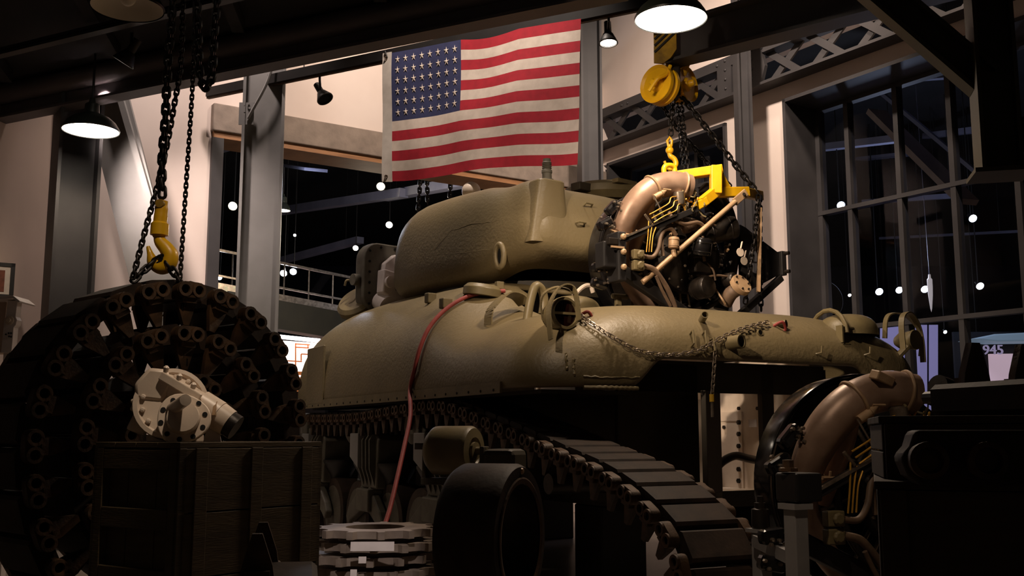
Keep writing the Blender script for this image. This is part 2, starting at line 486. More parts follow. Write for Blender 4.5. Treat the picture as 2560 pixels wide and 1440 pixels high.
# --- left wall with the wide opening
sJ0, zL0 = sz(531, 330, LO, LD, LN)          # opening jamb, lintel underside
_, zL1 = sz(531, 262, LO, LD, LN)            # lintel top
sCorL = (RO + RD*sCor - LO).dot(LD)
sOp1 = sz(1310, 460, LO, LD, LN)[0]
mb = MB()
wbox(mb, LO, LD, LN, -7.5, sJ0, 0, CEILZ)
wbox(mb, LO, LD, LN, sJ0, sz(1128, 120, LO, LD, LN)[0], zL0, CEILZ)
wbox(mb, LO, LD, LN, sz(1190, 120, LO, LD, LN)[0], sCorL+0.2, zL0, sz(1250, 150, LO, LD, LN)[1])
wbox(mb, LO, LD, LN, sOp1, sCorL+0.2, 0, zL0)
struct(mb.build('wall_left', M_WALL, smooth=0))
m = MB(); wbox(m, LO, LD, LN, sJ0-0.02, sCorL, zL0, zL1, 0.08, -0.35)
struct(m.build('trim_1', M_CONC, smooth=0, bevel=0.01))
m = MB(); wbox(m, LO, LD, LN, sJ0+0.0, sCorL, zL0-0.06, zL0, 0.05, -0.35)
struct(m.build('trim_2', M_WOOD, smooth=0))
m = MB(); wbox(m, LO, LD, LN, sJ0-0.01, sJ0+0.1, 0, zL0-0.06, 0.05, -0.36)
struct(m.build('trim_3', M_DSTEEL, smooth=0))
# the side room's wall further left
m = MB(); a = P(-160, 600, 7.6); b = P(148, 600, 9.0)
d = (b-a); d.z = 0; d.normalize(); nn = V((d.y, -d.x, 0))
wbox(m, V((a.x, a.y, 0)), d, nn, -3, (b-a).length, 0, CEILZ, 0, -0.2)
struct(m.build('wall_side_room', M_WALLG, smooth=0))

# --- steel columns
def i_column(nm, px, Y, w, dep, zt, facing, m, label, tf=0.025, z0=0.0):
    p = P(px, 700, Y); p.z = z0
    o = empty(nm, p); f = V((facing[0], facing[1], 0)).normalized(); s = V((f.y, -f.x, 0))
    if s.x < 0: s = -s
    h = zt - z0
    R = Matrix((s, f, V((0, 0, 1)))).transposed()
    MB().box((0, 0, h/2), (w-2*tf, 0.02, h), R).build('web', m, o, 0)
    for sg in (-1, 1):
        MB().box(s*(sg*(w/2-tf/2)) + V((0, 0, h/2)), (tf, dep, h), R).build('flange', m, o, 0)
    return tag(o, label, 'column'), s, f, R
c1, s1, f1, R1 = i_column('steel_column', 645, 8.9, 0.36, 0.16, CEILZ, (0.2, -1), M_GSTEEL, 'broad grey steel column left of the flag, before the dark opening')
for k, (a, b) in enumerate(((-0.02, 0.05), (0.03, 0.02), (-0.015, -0.01), (0.02, 0.06))):
    z = P(622, 285, 8.9).z
    MB().lathe([(0.011, 0), (0.011, 0.012)], V((-0.13+a, -0.1, z+b)), (0, -1, 0), 6).build('bolt', M_GSTEEL, c1, 0)
zz = P(640, 300, 8.9).z
MB().box((-0.13, -0.088, zz+0.03), (0.13, 0.014, 0.2)).build('splice_plate', M_GSTEEL, c1, 0)
MB().tube(smooth_path([V((0.12, -0.1, zz+0.75)), V((0.06, -0.11, zz+0.35)), V((-0.11, -0.11, zz-0.02))]), 0.014, 6).build('bent_strap', M_GSTEEL, c1)
i_column('steel_column', 172, 8.0, 0.32, 0.3, P(172, 235, 8.0).z+0.3, (0.55, -0.8), M_DSTEEL, 'dark steel column behind the lit pendant lamp at left')
i_column('steel_column', 1478, 11.3, 0.24, 0.26, CEILZ, (0.15, -1), M_DSTEEL, 'dark steel column directly behind the right edge of the flag')
i_column('steel_column', 1872, 9.6, 0.15, 0.09, CEILZ, (0.3, -1), M_DSTEEL, 'narrow dark steel column crossing the truss on the right wall')
i_column('steel_column', 1360, 12.4, 0.3, 0.2, CEILZ, (0.15, -1), M_GSTEEL, 'pale steel column seen under the flag above the turret')
# diagonal braces on the lit wall
br = MB(); a = P(262, 200, 9.0); b = P(420, 760, 8.7)
bo = MB().bar(P(252, 180, 8.75), P(500, 1160, 8.6), 0.36, 0.06, up=V((0, -1, 0.3))).build('diagonal_brace', M_GSTEEL, None, 0)
tag(bo, 'wide pale diagonal brace against the lit wall behind the hoist chains', 'brace')
MB().bar(P(283, 180, 8.7), P(565, 1160, 8.55), 0.05, 0.1, up=V((0, -1, 0.3))).build('edge_angle', M_GSTEEL, bo, 0)

# --- overhead steel
def i_beam(nm, p0, p1, w, h, m, label, up=V((0, 0, 1)), tf=0.02):
    p0, p1 = V(p0), V(p1); o = empty(nm, (p0+p1)/2); c = o.location
    x, y, z = frame_from(p1-p0, up)
    MB().bar(p0-c, p1-c, 0.018, h-2*tf, up).build('web', m, o, 0)
    for sg in (-1, 1):
        MB().bar(p0-c+y*sg*(h-tf)/2, p1-c+y*sg*(h-tf)/2, w, tf, up).build('flange', m, o, 0)
    return tag(o, label, 'beam')
M_BEAM = mat('slate_beam_paint', srgb(92,86,88), 0.55, col2=srgb(80,75,78), scale=2)
ob = i_beam('overhead_beam', PZ(-160, 302, 3.5), PZ(1560, -58, 3.5), 0.14, 0.24, M_BEAM, 'long slate grey overhead beam slanting across the upper left')
c = ob.location
MB().cyl(PZ(-160, 270, 3.58)-c, PZ(1560, -90, 3.58)-c, 0.08, n=20).build('conduit_pipe', M_BEAM, ob)
i_beam('overhead_beam', PZ(-160, 172, 3.5), PZ(620, -18, 3.5), 0.06, 0.05, M_BLACK, 'thin dark conduit beam across the top left corner')

# low ceiling on the viewer's side of the beam
ca, cb_ = PZ(-160, 262, 3.66), PZ(1560, -100, 3.66)
dd = (cb_-ca).normalized(); a2 = ca - dd*4; b2 = cb_ + dd*1.2
mb = MB().prism([(a2.x, a2.y), (b2.x, b2.y), (b2.x+0.5, -4), (a2.x, -4)], (0, 0, 3.66), (1, 0, 0), (0, 1, 0), (0, 0, 0.12))
struct(mb.build('ceiling_low', M_CEIL, smooth=0))
for k in range(9):
    p = a2.lerp(b2, 0.12+k*0.1); 
    jo = MB().bar(p+V((0.3, -0.5, -0.05)), V((p.x*0.55, 0.5, 3.61)), 0.08, 0.1).build('ceiling_joist', M_CEIL, None, 0)
    tag(jo, '%s dark joist from the left under the low ceiling' % ['first', 'second', 'third', 'fourth', 'fifth', 'sixth', 'seventh', 'eighth', 'ninth'][k], 'joist', 'joists under the low ceiling')
# light track carrying the flag
RAIL0, RAIL1 = P(520, 232, 9.35), P(2060, -88, 6.25)
rt = empty('light_track', (RAIL0+RAIL1)/2)
tag(rt, 'black light track rail from which the flag hangs', 'track rail')
MB().bar(RAIL0-rt.location, RAIL1-rt.location, 0.05, 0.085).build('rail', M_BLACK, rt, 0)
MB().bar(RAIL0-rt.location-V((0,0,0.05)), RAIL1-rt.location-V((0,0,0.05)), 0.03, 0.02).build('power_slot', M_RUST, rt, 0)
def rail_at(px):
    best = min(range(1001), key=lambda i: abs(1280 + FPX*((RAIL0.lerp(RAIL1, i/1000)-CAM).x)/((RAIL0.lerp(RAIL1, i/1000)-CAM).dot(_fw)) - px))
    return RAIL0.lerp(RAIL1, best/1000)
for px in (760, 1152, 1390): 
    p = rail_at(px); MB().cyl(p-rt.location, p-rt.location+V((0, 0, 0.5)), 0.006, n=6).build('hanger_rod', M_GSTEEL, rt)

# hoist beam and gantry post on the right
hb = i_beam('hoist_beam', P(1688, 112, 6.5), P(2640, -150, 4.3), 0.16, 0.26, M_DSTEEL, 'dark hoist beam rising to the right above the hanging engine')
gp = empty('gantry_post', P(2500, 430, 4.6))
tag(gp, 'dark olive gantry post cut off by the upper right corner', 'post')
q = P(2498, 432, 4.6) - gp.location
for sg in (-1, 1): MB().box(q+V((sg*0.085, 0, 0.75)), (0.016, 0.2, 1.5), RZ(-0.25)).build('flange', M_OSTEEL, gp, 0)
MB().box(q+V((0, 0.0, 0.75)), (0.17, 0.016, 1.5), RZ(-0.25)).build('web', M_OSTEEL, gp, 0)
MB().box(q+V((0, 0, -0.008)), (0.24, 0.24, 0.02), RZ(-0.25)).build('base_plate', M_OSTEEL, gp, 0)
i_beam('gantry_brace', P(2150, -60, 4.75), P(2460, 205, 4.62), 0.12, 0.15, M_OSTEEL, 'dark olive diagonal brace meeting the gantry post')
i_beam('gantry_rail', P(2530, 345, 4.7), P(2700, 320, 4.2), 0.1, 0.16, M_OSTEEL, 'short olive rail behind the gantry post at the right edge')

# ------------------------------------------------------------------ lamps
def pendant(c, r, label, lit, cord_z):
    o = empty('pendant_lamp', c); tag(o, label, 'lamp', 'enamelled pendant lamps')
    prof = [(r, 0.0), (r*1.015, 0.012), (r*0.97, 0.03), (r*0.86, 0.065), (r*0.66, 0.1), (r*0.42, 0.122), (0.055, 0.135), (0.05, 0.2), (0.04, 0.21)]
    inner = [(0.03, 0.125), (r*0.4, 0.112), (r*0.64, 0.09), (r*0.84, 0.056), (r*0.975, 0.004)]
    MB().lathe(prof, n=40, caps=False).build('lamp_shade', M_GREEN, o)
    sh = MB().lathe(inner, n=40, caps=False)
    sh.build('shade_lining', M_SHADEIN if not lit else mat('lit_shade_lining', (0.9, 0.85, 0.78), 0.5, emit=(1.0, 0.88, 0.74), estr=5.0), o)
    MB().sphere((0, 0, 0.07), 0.045, sc=(1, 1, 1.2)).build('bulb', M_GLOW if lit else M_SHADEIN, o)
    MB().cyl((0, 0, 0.2), (0, 0, 0.25), 0.03, 0.02, n=16).build('socket_cap', M_GREEN, o)
    MB().cyl((0, 0, 0.24), (0, 0, cord_z), 0.009, n=8).build('stem', M_BLACK, o)
    return o
pendant(LAMP_BIG, 0.2, 'large lit pendant lamp above the yellow hoist', True, CEILZ-LAMP_BIG.z)
pendant(LAMP_LEFT, 0.2, 'lit pendant lamp hanging below the beam at left', True, CEILZ-LAMP_LEFT.z)
dl_ = P(318, 22, 5.3); pendant(dl_, 0.19, 'unlit dark pendant lamp at the top left edge', False, 3.66-dl_.z)

def track_spot(hang, c, aim, size, label, lit=True, glow=None, group='track spotlights', drop=None):
    o = empty('track_spotlight', c); tag(o, label, 'spotlight', group)
    d = V(aim).normalized(); r = size
    MB().lathe([(r*0.42, -r*2.6), (r*0.45, -r*1.2), (r*0.6, -r*1.05), (r*0.98, -r*0.25), (r*1.05, -r*0.1), (r*1.06, 0.0), (r*1.12, 0.02*r), (r*1.12, r*0.14), (r*0.98, r*0.15), (r*0.98, r*0.0)], axis=d, n=24, caps=False).build('lamp_can', M_BLACK, o)
    MB().lathe([(0.0, r*0.03), (r*0.93, r*0.03)], axis=d, n=24).build('lens', (glow or M_GLOW) if lit else M_DARKHOLE, o)
    if hang is not None:
        MB().tube([V(hang)-V(c), V(hang)-V(c)-V((0, 0, 0.09)), -d*r*1.3], r*0.16, 8).build('yoke_arm', M_BLACK, o)
    return o
track_spot(rail_at(1522), P(1521, 106, 7.15), (0.02, -0.12, -1), 0.062, 'lit black track spotlight just right of the flag')
track_spot(rail_at(800), P(812, 246, 8.7), (0.45, -0.25, -0.75), 0.066, 'unlit black track spotlight left of the flag', False)
track_spot(PZ(330, 82, 3.55), P(309, 154, PZ(330, 82, 3.55).y), (-0.62, 0.1, -0.95), 0.068, 'small lit spotlight under the dark ceiling at upper left')
# spotlights that light the display from above the viewer, outside the picture
track_spot(KEY+V((0, 0, 0.24)), KEY, V((0.9, 6.0, 1.5))-KEY, 0.07, 'spotlight above the viewer aimed at the tank rear', True)

# ================================================================== THE TANK
TANK = empty('army_tank', (1.40, 5.73, 0), math.radians(27.5))
tag(TANK, 'olive drab cast-hull army tank opened up in the middle of the hall', 'tank')
TM = Matrix.Translation((1.40, 5.73, 0)) @ Matrix.Rotation(math.radians(27.5), 4, 'Z')
TI = TM.inverted()
def TL(p): return TI @ V(p)
def TPX(px, py, Y): return TL(P(px, py, Y))
def TX(px, py, x):
    """point on the ray of a pixel at the tank-local plane x"""
    o = TI @ CAM; d = TI.to_3x3() @ ray(px, py); return o + d*((x-o.x)/d.x)
def TY(px, py, y):
    o = TI @ CAM; d = TI.to_3x3() @ ray(px, py); return o + d*((y-o.y)/d.y)

# ---- cast upper hull
HW, HL, ZB = 1.42, 4.62, 1.09
PROF = [(0, 0), (0.0, .14), (.012, .3), (.035, .45), (.08, .58), (.14, .69), (.22, .79), (.32, .88), (.44, .945), (.58, .985), (.75, 1.0), (.92, 1.0), (1.08, 1.0), (1.2, 1.0), (1.27, 1.0)]
def Htop(y):
    return 1.59 + 0.30*sm(1.0, 1.85, y) + 0.05*sm(1.8, 3.0, y)
def ring(dx, dr, df, n=112):
    """rounded rectangle, counter-clockwise, starting at the rear centre"""
    w = HW-dx; y0 = dr; y1 = HL-df
    Rr = max(min(0.42 - dx*0.15, w*0.98, (y1-y0)/2*0.9), 0.02); Rf = max(min(0.45 - dx*0.15, w*0.98, (y1-y0)/2*0.9), 0.02)
    segs = []
    def arc(cx, cy, r, a0, a1, k):
        for i in range(k):
            a = a0 + (a1-a0)*i/k; segs.append((cx + r*math.cos(a), cy + r*math.sin(a)))
    def line(x0, y0_, x1, y1_, k):
        for i in range(k):
            t = i/k; segs.append((x0+(x1-x0)*t, y0_+(y1_-y0_)*t))
    line(0, y0, w-Rr, y0, 14); arc(w-Rr, y0+Rr, Rr, -pi/2, 0, 8)
    line(w, y0+Rr, w, y1-Rf, 30); arc(w-Rf, y1-Rf, Rf, 0, pi/2, 8)
    line(w-Rf, y1, -(w-Rf), y1, 16); arc(-(w-Rf), y1-Rf, Rf, pi/2, pi, 8)
    line(-w, y1-Rf, -w, y0+Rr, 30); arc(-(w-Rr), y0+Rr, Rr, pi, 1.5*pi, 8)
    line(-(w-Rr), y0, 0, y0, 14)
    return segs
hb_ = MB(); rings = []
for d, h in PROF:
    rr = []
    for x, y in ring(d, d*0.66, d*1.5):
        zb = ZB
        if y < 0.3: zb += 0.16*(1-sm(0.70, 0.86, abs(x)))*(1-sm(0.1, 0.3, y))*(1-h*0.7)
        # the casting bulges over the sponsons beside the engine deck
        zt = Htop(y)
        ex = 0.2*min(d, 0.5)*(1-sm(0.7, 1.9, y))
        x2 = x - math.copysign(ex*min(1, abs(x)/0.8), x)
        rr.append((x2, y, zb + (zt-zb)*h))
    rings.append(rr)
nR = len(rings[0])
for rr in rings: hb_.v += rr
for j in range(len(rings)-1):
    for i in range(nR):
        k = (i+1) % nR
        q = (j*nR+i, j*nR+k, (j+1)*nR+k, (j+1)*nR+i)
        cx = sum(hb_.v[a][0] for a in q)/4; cy = sum(hb_.v[a][1] for a in q)/4
        if j >= 8 and abs(cx) < 0.72 and 0.5 < cy < 1.62: continue      # engine bay opening
        if j >= 8 and ((cx+0.13)**2 + (cy-2.45)**2) < 0.62: continue              # turret ring
        hb_.f.append(q); hb_.mi.append(0)
hull = hb_.build('upper_hull', M_OLIVE, TANK, 50)
hull['label'] = 'rounded olive cast upper hull'
so = hull.modifiers.new('thickness', 'SOLIDIFY'); so.thickness = 0.045; so.offset = -1
ss = hull.modifiers.new('smooth', 'SUBSURF'); ss.levels = 1; ss.render_levels = 1
BVH_H = BVHTree.FromPolygons([V(v) for v in hb_.v], hb_.f)
def hit(px, py, bvh=None, M=None):
    """surface point and normal (tank local) under a pixel"""
    o = TI @ CAM; d = (TI.to_3x3() @ ray(px, py)).normalized()
    loc, nor, idx, dist = (bvh or BVH_H).ray_cast(o, d)
    if loc is None:
        loc, nor, idx, dist = BVH_H.find_nearest(o + d*6.4)
    if nor.dot(d) > 0: nor = -nor
    return loc, nor
def tpt(nm, mb, m, parent=TANK, smooth=38, bevel=0.0): return mb.build(nm, m, parent, smooth, bevel)

# sponson floor, lower hull, rear frame and white engine compartment
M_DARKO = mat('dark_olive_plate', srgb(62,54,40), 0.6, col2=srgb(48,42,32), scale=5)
mb = MB()
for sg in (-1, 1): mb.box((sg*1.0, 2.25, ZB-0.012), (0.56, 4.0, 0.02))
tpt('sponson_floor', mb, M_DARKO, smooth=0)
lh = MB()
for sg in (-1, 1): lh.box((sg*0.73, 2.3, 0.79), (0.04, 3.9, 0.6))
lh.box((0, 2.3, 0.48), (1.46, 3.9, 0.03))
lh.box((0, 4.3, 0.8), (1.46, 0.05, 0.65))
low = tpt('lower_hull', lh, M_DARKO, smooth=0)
yR = 0.36
def rx(px, py=1100): return TY(px, py, yR).x
def rz_(px, py): return TY(px, py, yR).z
xo0, xo1, xo2 = rx(1742), rx(1903), rx(1932)
zt_, zb_ = rz_(1800, 983), rz_(1800, 1228)
fr = MB()
fr.box(((-0.75+xo0)/2, yR, 0.85), (xo0+0.75, 0.04, 0.8))
fr.box((0, yR, (zt_+1.27)/2), (1.5, 0.04, 1.27-zt_))
fr.box((0, yR, (zb_+0.45)/2), (1.5, 0.04, zb_-0.45))
fr.box(((xo1+xo2)/2, yR, 0.85), (xo2-xo1, 0.04, 0.8))
fr.box((0.74, yR, 0.85), (0.05, 0.04, 0.8))
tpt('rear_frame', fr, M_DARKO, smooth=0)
tpt('rear_door', MB().box((xo0-0.02, yR-0.16, (zt_+zb_)/2), (0.03, 0.34, zt_-zb_), RZ(-0.9)), M_DARKO, smooth=0, bevel=0.004)
inn = MB(); yI = 1.35
inn.box((0, yI, 0.92), (1.42, 0.02, 0.9)).box((0.68, 0.85, 0.92), (0.02, 0.95, 0.85)).box((-0.68, 0.85, 0.92), (0.02, 0.95, 0.85)).box((0, 0.85, 0.5), (1.4, 0.95, 0.02))
bay = tpt('engine_bay', inn, M_WHITE, smooth=0)
bay['label'] = 'white painted engine compartment'
def ix(px, py): return TX(px, py, 0.655)
a = ix(1762, 1050); b = ix(1858, 1240)
MB().box((0.664, (a.y+b.y)/2, (a.z+b.z)/2), (0.012, abs(b.y-a.y), abs(a.z-b.z))).build('access_panel', M_WHITE, bay, 0)
MB().box((0.66, (a.y+b.y)/2, a.z+0.02), (0.014, abs(b.y-a.y)*1.05, 0.06)).build('panel_flange', M_WHITE, bay, 0)
for py in (1056, 1085, 1115, 1173, 1202):
    p = ix(1848, py); MB().lathe([(0.017, 0), (0.017, 0.012), (0.008, 0.014)], p, (-1, 0, 0), 6).build('bolt', M_ENG2, bay, 0)
for px, py in ((1786, 1068), (1811, 1068), (1848, 1021), (1895, 1021)):
    p = ix(px, py); MB().lathe([(0.013, 0), (0.013, 0.01)], p, (-1, 0, 0), 6).build('bolt', M_ENG2, bay, 0)
p0 = TY(1748, 1235, 0.9); p1 = TY(1745, 1000, 0.9)
MB().cyl(p0, p1, 0.045, n=14).build('bay_pipe', M_WHITE, bay)
p = TX(1882, 1058, 0.62)
MB().box(p, (0.012, 0.055, 0.05), RZ(0.3)).build('tag_plate', M_WHITE2, bay, 0)
pts = [TY(1782, 1232, 0.7), TY(1780, 1195, 0.7), TY(1800, 1160, 0.7), TY(1835, 1140, 0.72), TY(1868, 1146, 0.75), TY(1888, 1150, 0.78)]
MB().tube(smooth_path(pts), 0.026, 10).build('coolant_hose', M_ENG2, bay)

# bolted flange strip along the sponson
mb = MB()
mb.box((-HW-0.002, 2.3, ZB+0.012), (0.014, 3.75, 0.06))
tpt('sponson_flange', mb, M_OLIVE2, smooth=0)
mb = MB()
for i in range(24): mb.lathe([(0.008, 0), (0.007, 0.003)], (-HW-0.009, 0.5+i*0.155, ZB+0.0), (-1, 0, 0), 8)
bh = tpt('flange_bolts', mb, M_DARKHOLE, smooth=0); bh['kind'] = 'stuff'
bp = sorted([V(p) for p in rings[0] if p[1] < 0.12 and -1.2 < p[0] < -0.84], key=lambda p: p.x)
mb = MB().tube([p+V((0, -0.006, 0.002*math.sin(k*3))) for k, p in enumerate(smooth_path(bp, 5))], 0.011, 8)
tpt('weld_bead', mb, M_OLIVE2)
for (a, b) in (((1415, 882), (1417, 925)), ((1434, 895), (1434, 940)), ((1458, 942), (1598, 944))):
    pts = []
    for i in range(15):
        t = i/14; l, nn_ = hit(a[0]+(b[0]-a[0])*t, a[1]+(b[1]-a[1])*t)
        if l: pts.append(l + V((random.uniform(-1, 1), 0, random.uniform(-1, 1)))*0.004)
    if len(pts) > 3: tpt('weld_bead', MB().tube(pts, [0.004+random.random()*0.005 for _ in pts], 6), M_OLIVE2)

# ---- rear details found on the hull surface
def rod_guard(parent, a, top, b, w=0.035, t=0.008, m=M_OLIVE2):
    """flat strap bent into a hoop over a lamp"""
    up_ = top-(a+b)/2; pts = smooth_path([a, a+up_*0.55+(b-a)*0.0, a+up_*0.84+(b-a)*0.14, top, b+up_*0.84-(b-a)*0.14, b+up_*0.5, b], 5)
    mb = MB(); side = (b-a).cross(top-a).normalized()
    for p, q in zip(pts, pts[1:]):
        x = (q-p).normalized(); 
        up = side.cross(x)
        mb.bar(p-x*0.002, q+x*0.002, w, t, up=up)
    return mb.build('guard_strap', m, parent, 0)
def tail_light(px, py, r, ysh, tip, nm='tail_light', straps=(), depth=0.11):
    l, nn_ = hit(px, py+34)
    d = V((0.05, -1, 0.06)).normalized()
    c = TY(px, py, l.y-0.02)
    o = MB().lathe([(r*0.55, -depth*1.2), (r*0.85, -depth), (r, -depth*0.6), (r, 0), (r*1.08, 0.006), (r*1.08, 0.022), (r*0.9, 0.024), (r*0.88, 0.004)], c, d, 28, caps=False).build(nm, M_OLIVE2, TANK)
    MB().lathe([(0, 0.008), (r*0.89, 0.008)], c, d, 28).build('lens', mat('dark_red_lens', srgb(40, 18, 14), 0.1, spec=0.8), o)
    MB().box(c+d*0.012, (r*1.7, 0.008, r*0.16)).build('lens_bar', M_OLIVE2, o, 0)
    MB().cyl(c-V((0, 0, r)), c-V((0, 0, r+0.06)), 0.02, n=10).build('lamp_bracket', M_OLIVE2, o)
    return o, c
o, c = tail_light(1409, 784, 0.078, 0, 0)
def near(px, py, c, dy=0.0): return TY(px, py, c.y+dy)
rod_guard(o, near(1377, 848, c, -0.10), near(1402, 716, c, -0.02), near(1447, 800, c, -0.05))
rod_guard(o, near(1357, 800, c, 0.10), near(1395, 718, c, 0.02), near(1450, 798, c, 0.03))
# lifting eye and the broad guard strap beside it
def arch(pts, r, n=10, nm='lifting_eye', m=M_OLIVE2): return tpt(nm, MB().tube(smooth_path(pts, 8), r, n), m)
l0, _ = hit(1310, 800); 
yy = TX(1340, 760, -0.98).y
a = TY(1316, 796, yy); b = TY(1351, 776, yy+0.02)
arch([a-V((0,0,.03)), TY(1326, 752, yy), TY(1338, 716, yy), TY(1353, 722, yy+.01), TY(1360, 750, yy+.02), TY(1356, 785, yy+.02)], [0.035]*9+[0.028]*30+[0.034]*2 if False else 0.026)
yy2 = TX(1265, 760, -1.05).y
a, tp_, b = TY(1220, 812, yy2), TY(1262, 738, yy2+0.05), TY(1312, 760, yy2+0.1)
mb = MB(); pts = smooth_path([a, TY(1226, 775, yy2), tp_, TY(1292, 740, yy2+0.08), b], 6)
for p, q in zip(pts, pts[1:]): mb.bar(p, q, 0.10, 0.008, up=V((0, 0.2, 1)) if abs((q-p).normalized().z) < 0.8 else V((-1, 0, 0.1)))
tpt('guard_strap', mb, M_OLIVE2, smooth=0)
# armoured vent domes on the deck
def dome(c, sx, sy, sz_, nm='vent_dome'):
    mb = MB()
    def f(u, v):
        a = 2*pi*u; t = v*pi/2
        return (c.x + sx*math.cos(a)*math.cos(t)**0.7, c.y + sy*math.sin(a)*math.cos(t)**0.7, c.z + sz_*math.sin(t)**0.8)
    mb.grid(f, 28, 8, wrap=True)
    return tpt(nm, mb, M_OLIVE2, smooth=60)
c = TX(1436, 758, -0.72); dome(V((c.x, c.y, 1.555)), 0.17, 0.14, 0.12)
c, _ = hit(2135, 830); cR = c + V((0, 0.05, -0.02)); dome(cR, 0.19, 0.17, 0.13)
tpt('dome_rim', MB().tube([cR+V((-0.14+0.02*math.cos(i*pi/9), 0.02+0.17*math.cos(i*pi/9), 0.15*math.sin(i*pi/9))) for i in range(10)], 0.014, 8), M_OLIVE2)
# right tail light with its hoops
lr, _n = hit(2258, 905); lr = TY(2283, 850, lr.y)
oR = MB().lathe([(0.03, -0.12), (0.055, -0.08), (0.058, 0), (0.062, 0.005), (0.06, 0.02), (0.05, 0.02)], lr, V((0.1, -1, 0)), 24).build('tail_light', M_OLIVE2, TANK)
MB().cyl(lr, lr-V((0.1, -0.06, 0.12)), 0.022, n=8).build('lamp_bracket', M_OLIVE2, oR)
rod_guard(oR, TY(2258, 872, lr.y-.06), TY(2275, 783, lr.y-.03), TY(2308, 905, lr.y))
rod_guard(oR, TY(2212, 845, lr.y+.06), TY(2262, 788, lr.y+.03), TY(2302, 890, lr.y+.05))
# tow chain slung across the rear plate, with red shackles
ch = empty('tow_chain'); ch.parent = TANK
pts = []
for px, py in ((1446, 794), (1475, 815), (1530, 850), (1585, 877), (1640, 888), (1700, 886), (1755, 872), (1800, 848), (1855, 829), (1925, 812)):
    l, nn_ = hit(px, py); pts.append(l + nn_*0.022)
chain(smooth_path(pts, 10), 0.032, 0.0035, M_ALU, ch, ref=V((0, -1, 0.3)))
for px, py in ((1448, 790), (1934, 815)):
    l, nn_ = hit(px, py)
    MB().tube(smooth_path([l, l+V((0.03, -0.04, 0.02)), l+V((0.06, -0.03, -0.02)), l+V((0.03, -0.01, -0.04))], 6), 0.009, 8).build('shackle', M_RED, ch)
# pin hanging on a short chain
l, nn_ = hit(1779, 862)
pc = empty('pin_chain'); pc.parent = TANK
e = TY(1780, 995, l.y-0.03)
chain([l+nn_*0.02, V((l.x, l.y-0.03, l.z-0.03)), e], 0.026, 0.0035, M_ALU, pc)
MB().cyl(e, e-V((0, 0, 0.1)), 0.009, n=8).build('locking_pin', M_ALU, pc)
MB().cyl(e+V((0,0,.02)), e-V((0, 0, 0.02)), 0.014, n=8).build('pin_head', M_YEL2, pc)
# stub pipes
def stub(px, py, r, ln, d=V((0.05, -1, 0.12)), nm='stub_pipe'):
    l, nn_ = hit(px, py); d = d.normalized()
    o = tpt(nm, MB().lathe([(r, -0.05), (r, ln), (r*0.8, ln), (r*0.8, -0.02)], l, d, 24, caps=False), M_OLIVE2)
    MB().lathe([(0, 0.01), (r*0.81, 0.01)], l, d, 24).build('bore', M_DARKHOLE, o)
    return o
stub(1754, 802, 0.02, 0.085, V((-0.45, -1, 0.35))); stub(1822, 858, 0.038, 0.085, V((0.25, -1, 0.05))); stub(1898, 832, 0.018, 0.012); stub(1945, 812, 0.022, 0.05, V((0.5, -1, 0.1)))
for px, py in ((1725, 835), (1756, 836), (1776, 850)):
    l, nn_ = hit(px, py); l2, _ = hit(px+3, py+32)
    tpt('wire_clip', MB().tube([l, l+nn_*0.03, l2+nn_*0.03, l2], 0.006, 8), M_OLIVE2)
l, nn_ = hit(2105, 842)
tpt('rear_bracket', MB().box(l+nn_*0.02+V((-0.03, 0, 0)), (0.01, 0.05, 0.1)).box(l+nn_*0.012+V((0.02, 0, 0.045)), (0.09, 0.05, 0.008)).box(l+nn_*0.012+V((0.0, 0, -0.05)), (0.05, 0.05, 0.008)), M_OLIVE2, smooth=0)
for px, py in ((2040, 885), (2160, 888)):
    l, nn_ = hit(px, py); tpt('rear_hook', MB().tube([l, l+nn_*0.03+V((0.015, 0, 0)), l+nn_*0.03+V((0.02, 0, 0.04))], 0.006, 6), M_OLIVE2)
# filler hinge and handle on the deck
p = TX(1545, 745, -0.45)
tpt('deck_hinge', MB().box(p+V((0, 0, -0.03)), (0.035, 0.03, 0.09)).cyl(p+V((-0.04, 0, 0.01)), p+V((0.07, 0, 0.01)), 0.017, n=12).cyl(p+V((0.1, 0, -0.05)), p+V((0.1, 0, 0.03)), 0.007, n=8), M_OLIVE2, bevel=0.003)
p = TX(1465, 718, -0.6)
tpt('tow_hook', MB().tube(smooth_path([p+V((-0.09, 0, -0.06)), p+V((-0.02, 0, 0.0)), p+V((0.03, 0, 0.01)), p+V((0.05, 0, -0.03))], 6), 0.014, 8), M_WHITE)
# fittings on the left shoulder
for px, py, s_ in ((1080, 752, 0.07), (1118, 765, 0.075)):
    l, nn_ = hit(px, py)
    mb = MB().box(l+nn_*0.02, (s_, s_*0.7, 0.07), RZ(0.2)); 
    tpt('mounting_lug', mb, M_OLIVE2, smooth=0, bevel=0.008)
l, nn_ = hit(1205, 733)
if l is None: l = TX(1205, 733, -0.7)
tpt('filler_lid', MB().lathe([(0.0, 0.06), (0.10, 0.055), (0.125, 0.03), (0.125, -0.02)], l, V((0.1, -0.1, 1)), 20).box(l+V((0.1, -0.05, 0.05)), (0.05, 0.04, 0.05)), M_OLIVE2, bevel=0.004)
p = TX(1300, 728, -0.5)
tpt('deck_handle', MB().tube(smooth_path([p+V((-0.12, 0, -0.06)), p+V((-0.1, 0, 0.0)), p+V((0.1, 0, 0.0)), p+V((0.12, 0, -0.06))], 5), 0.012, 8), M_OLIVE2)
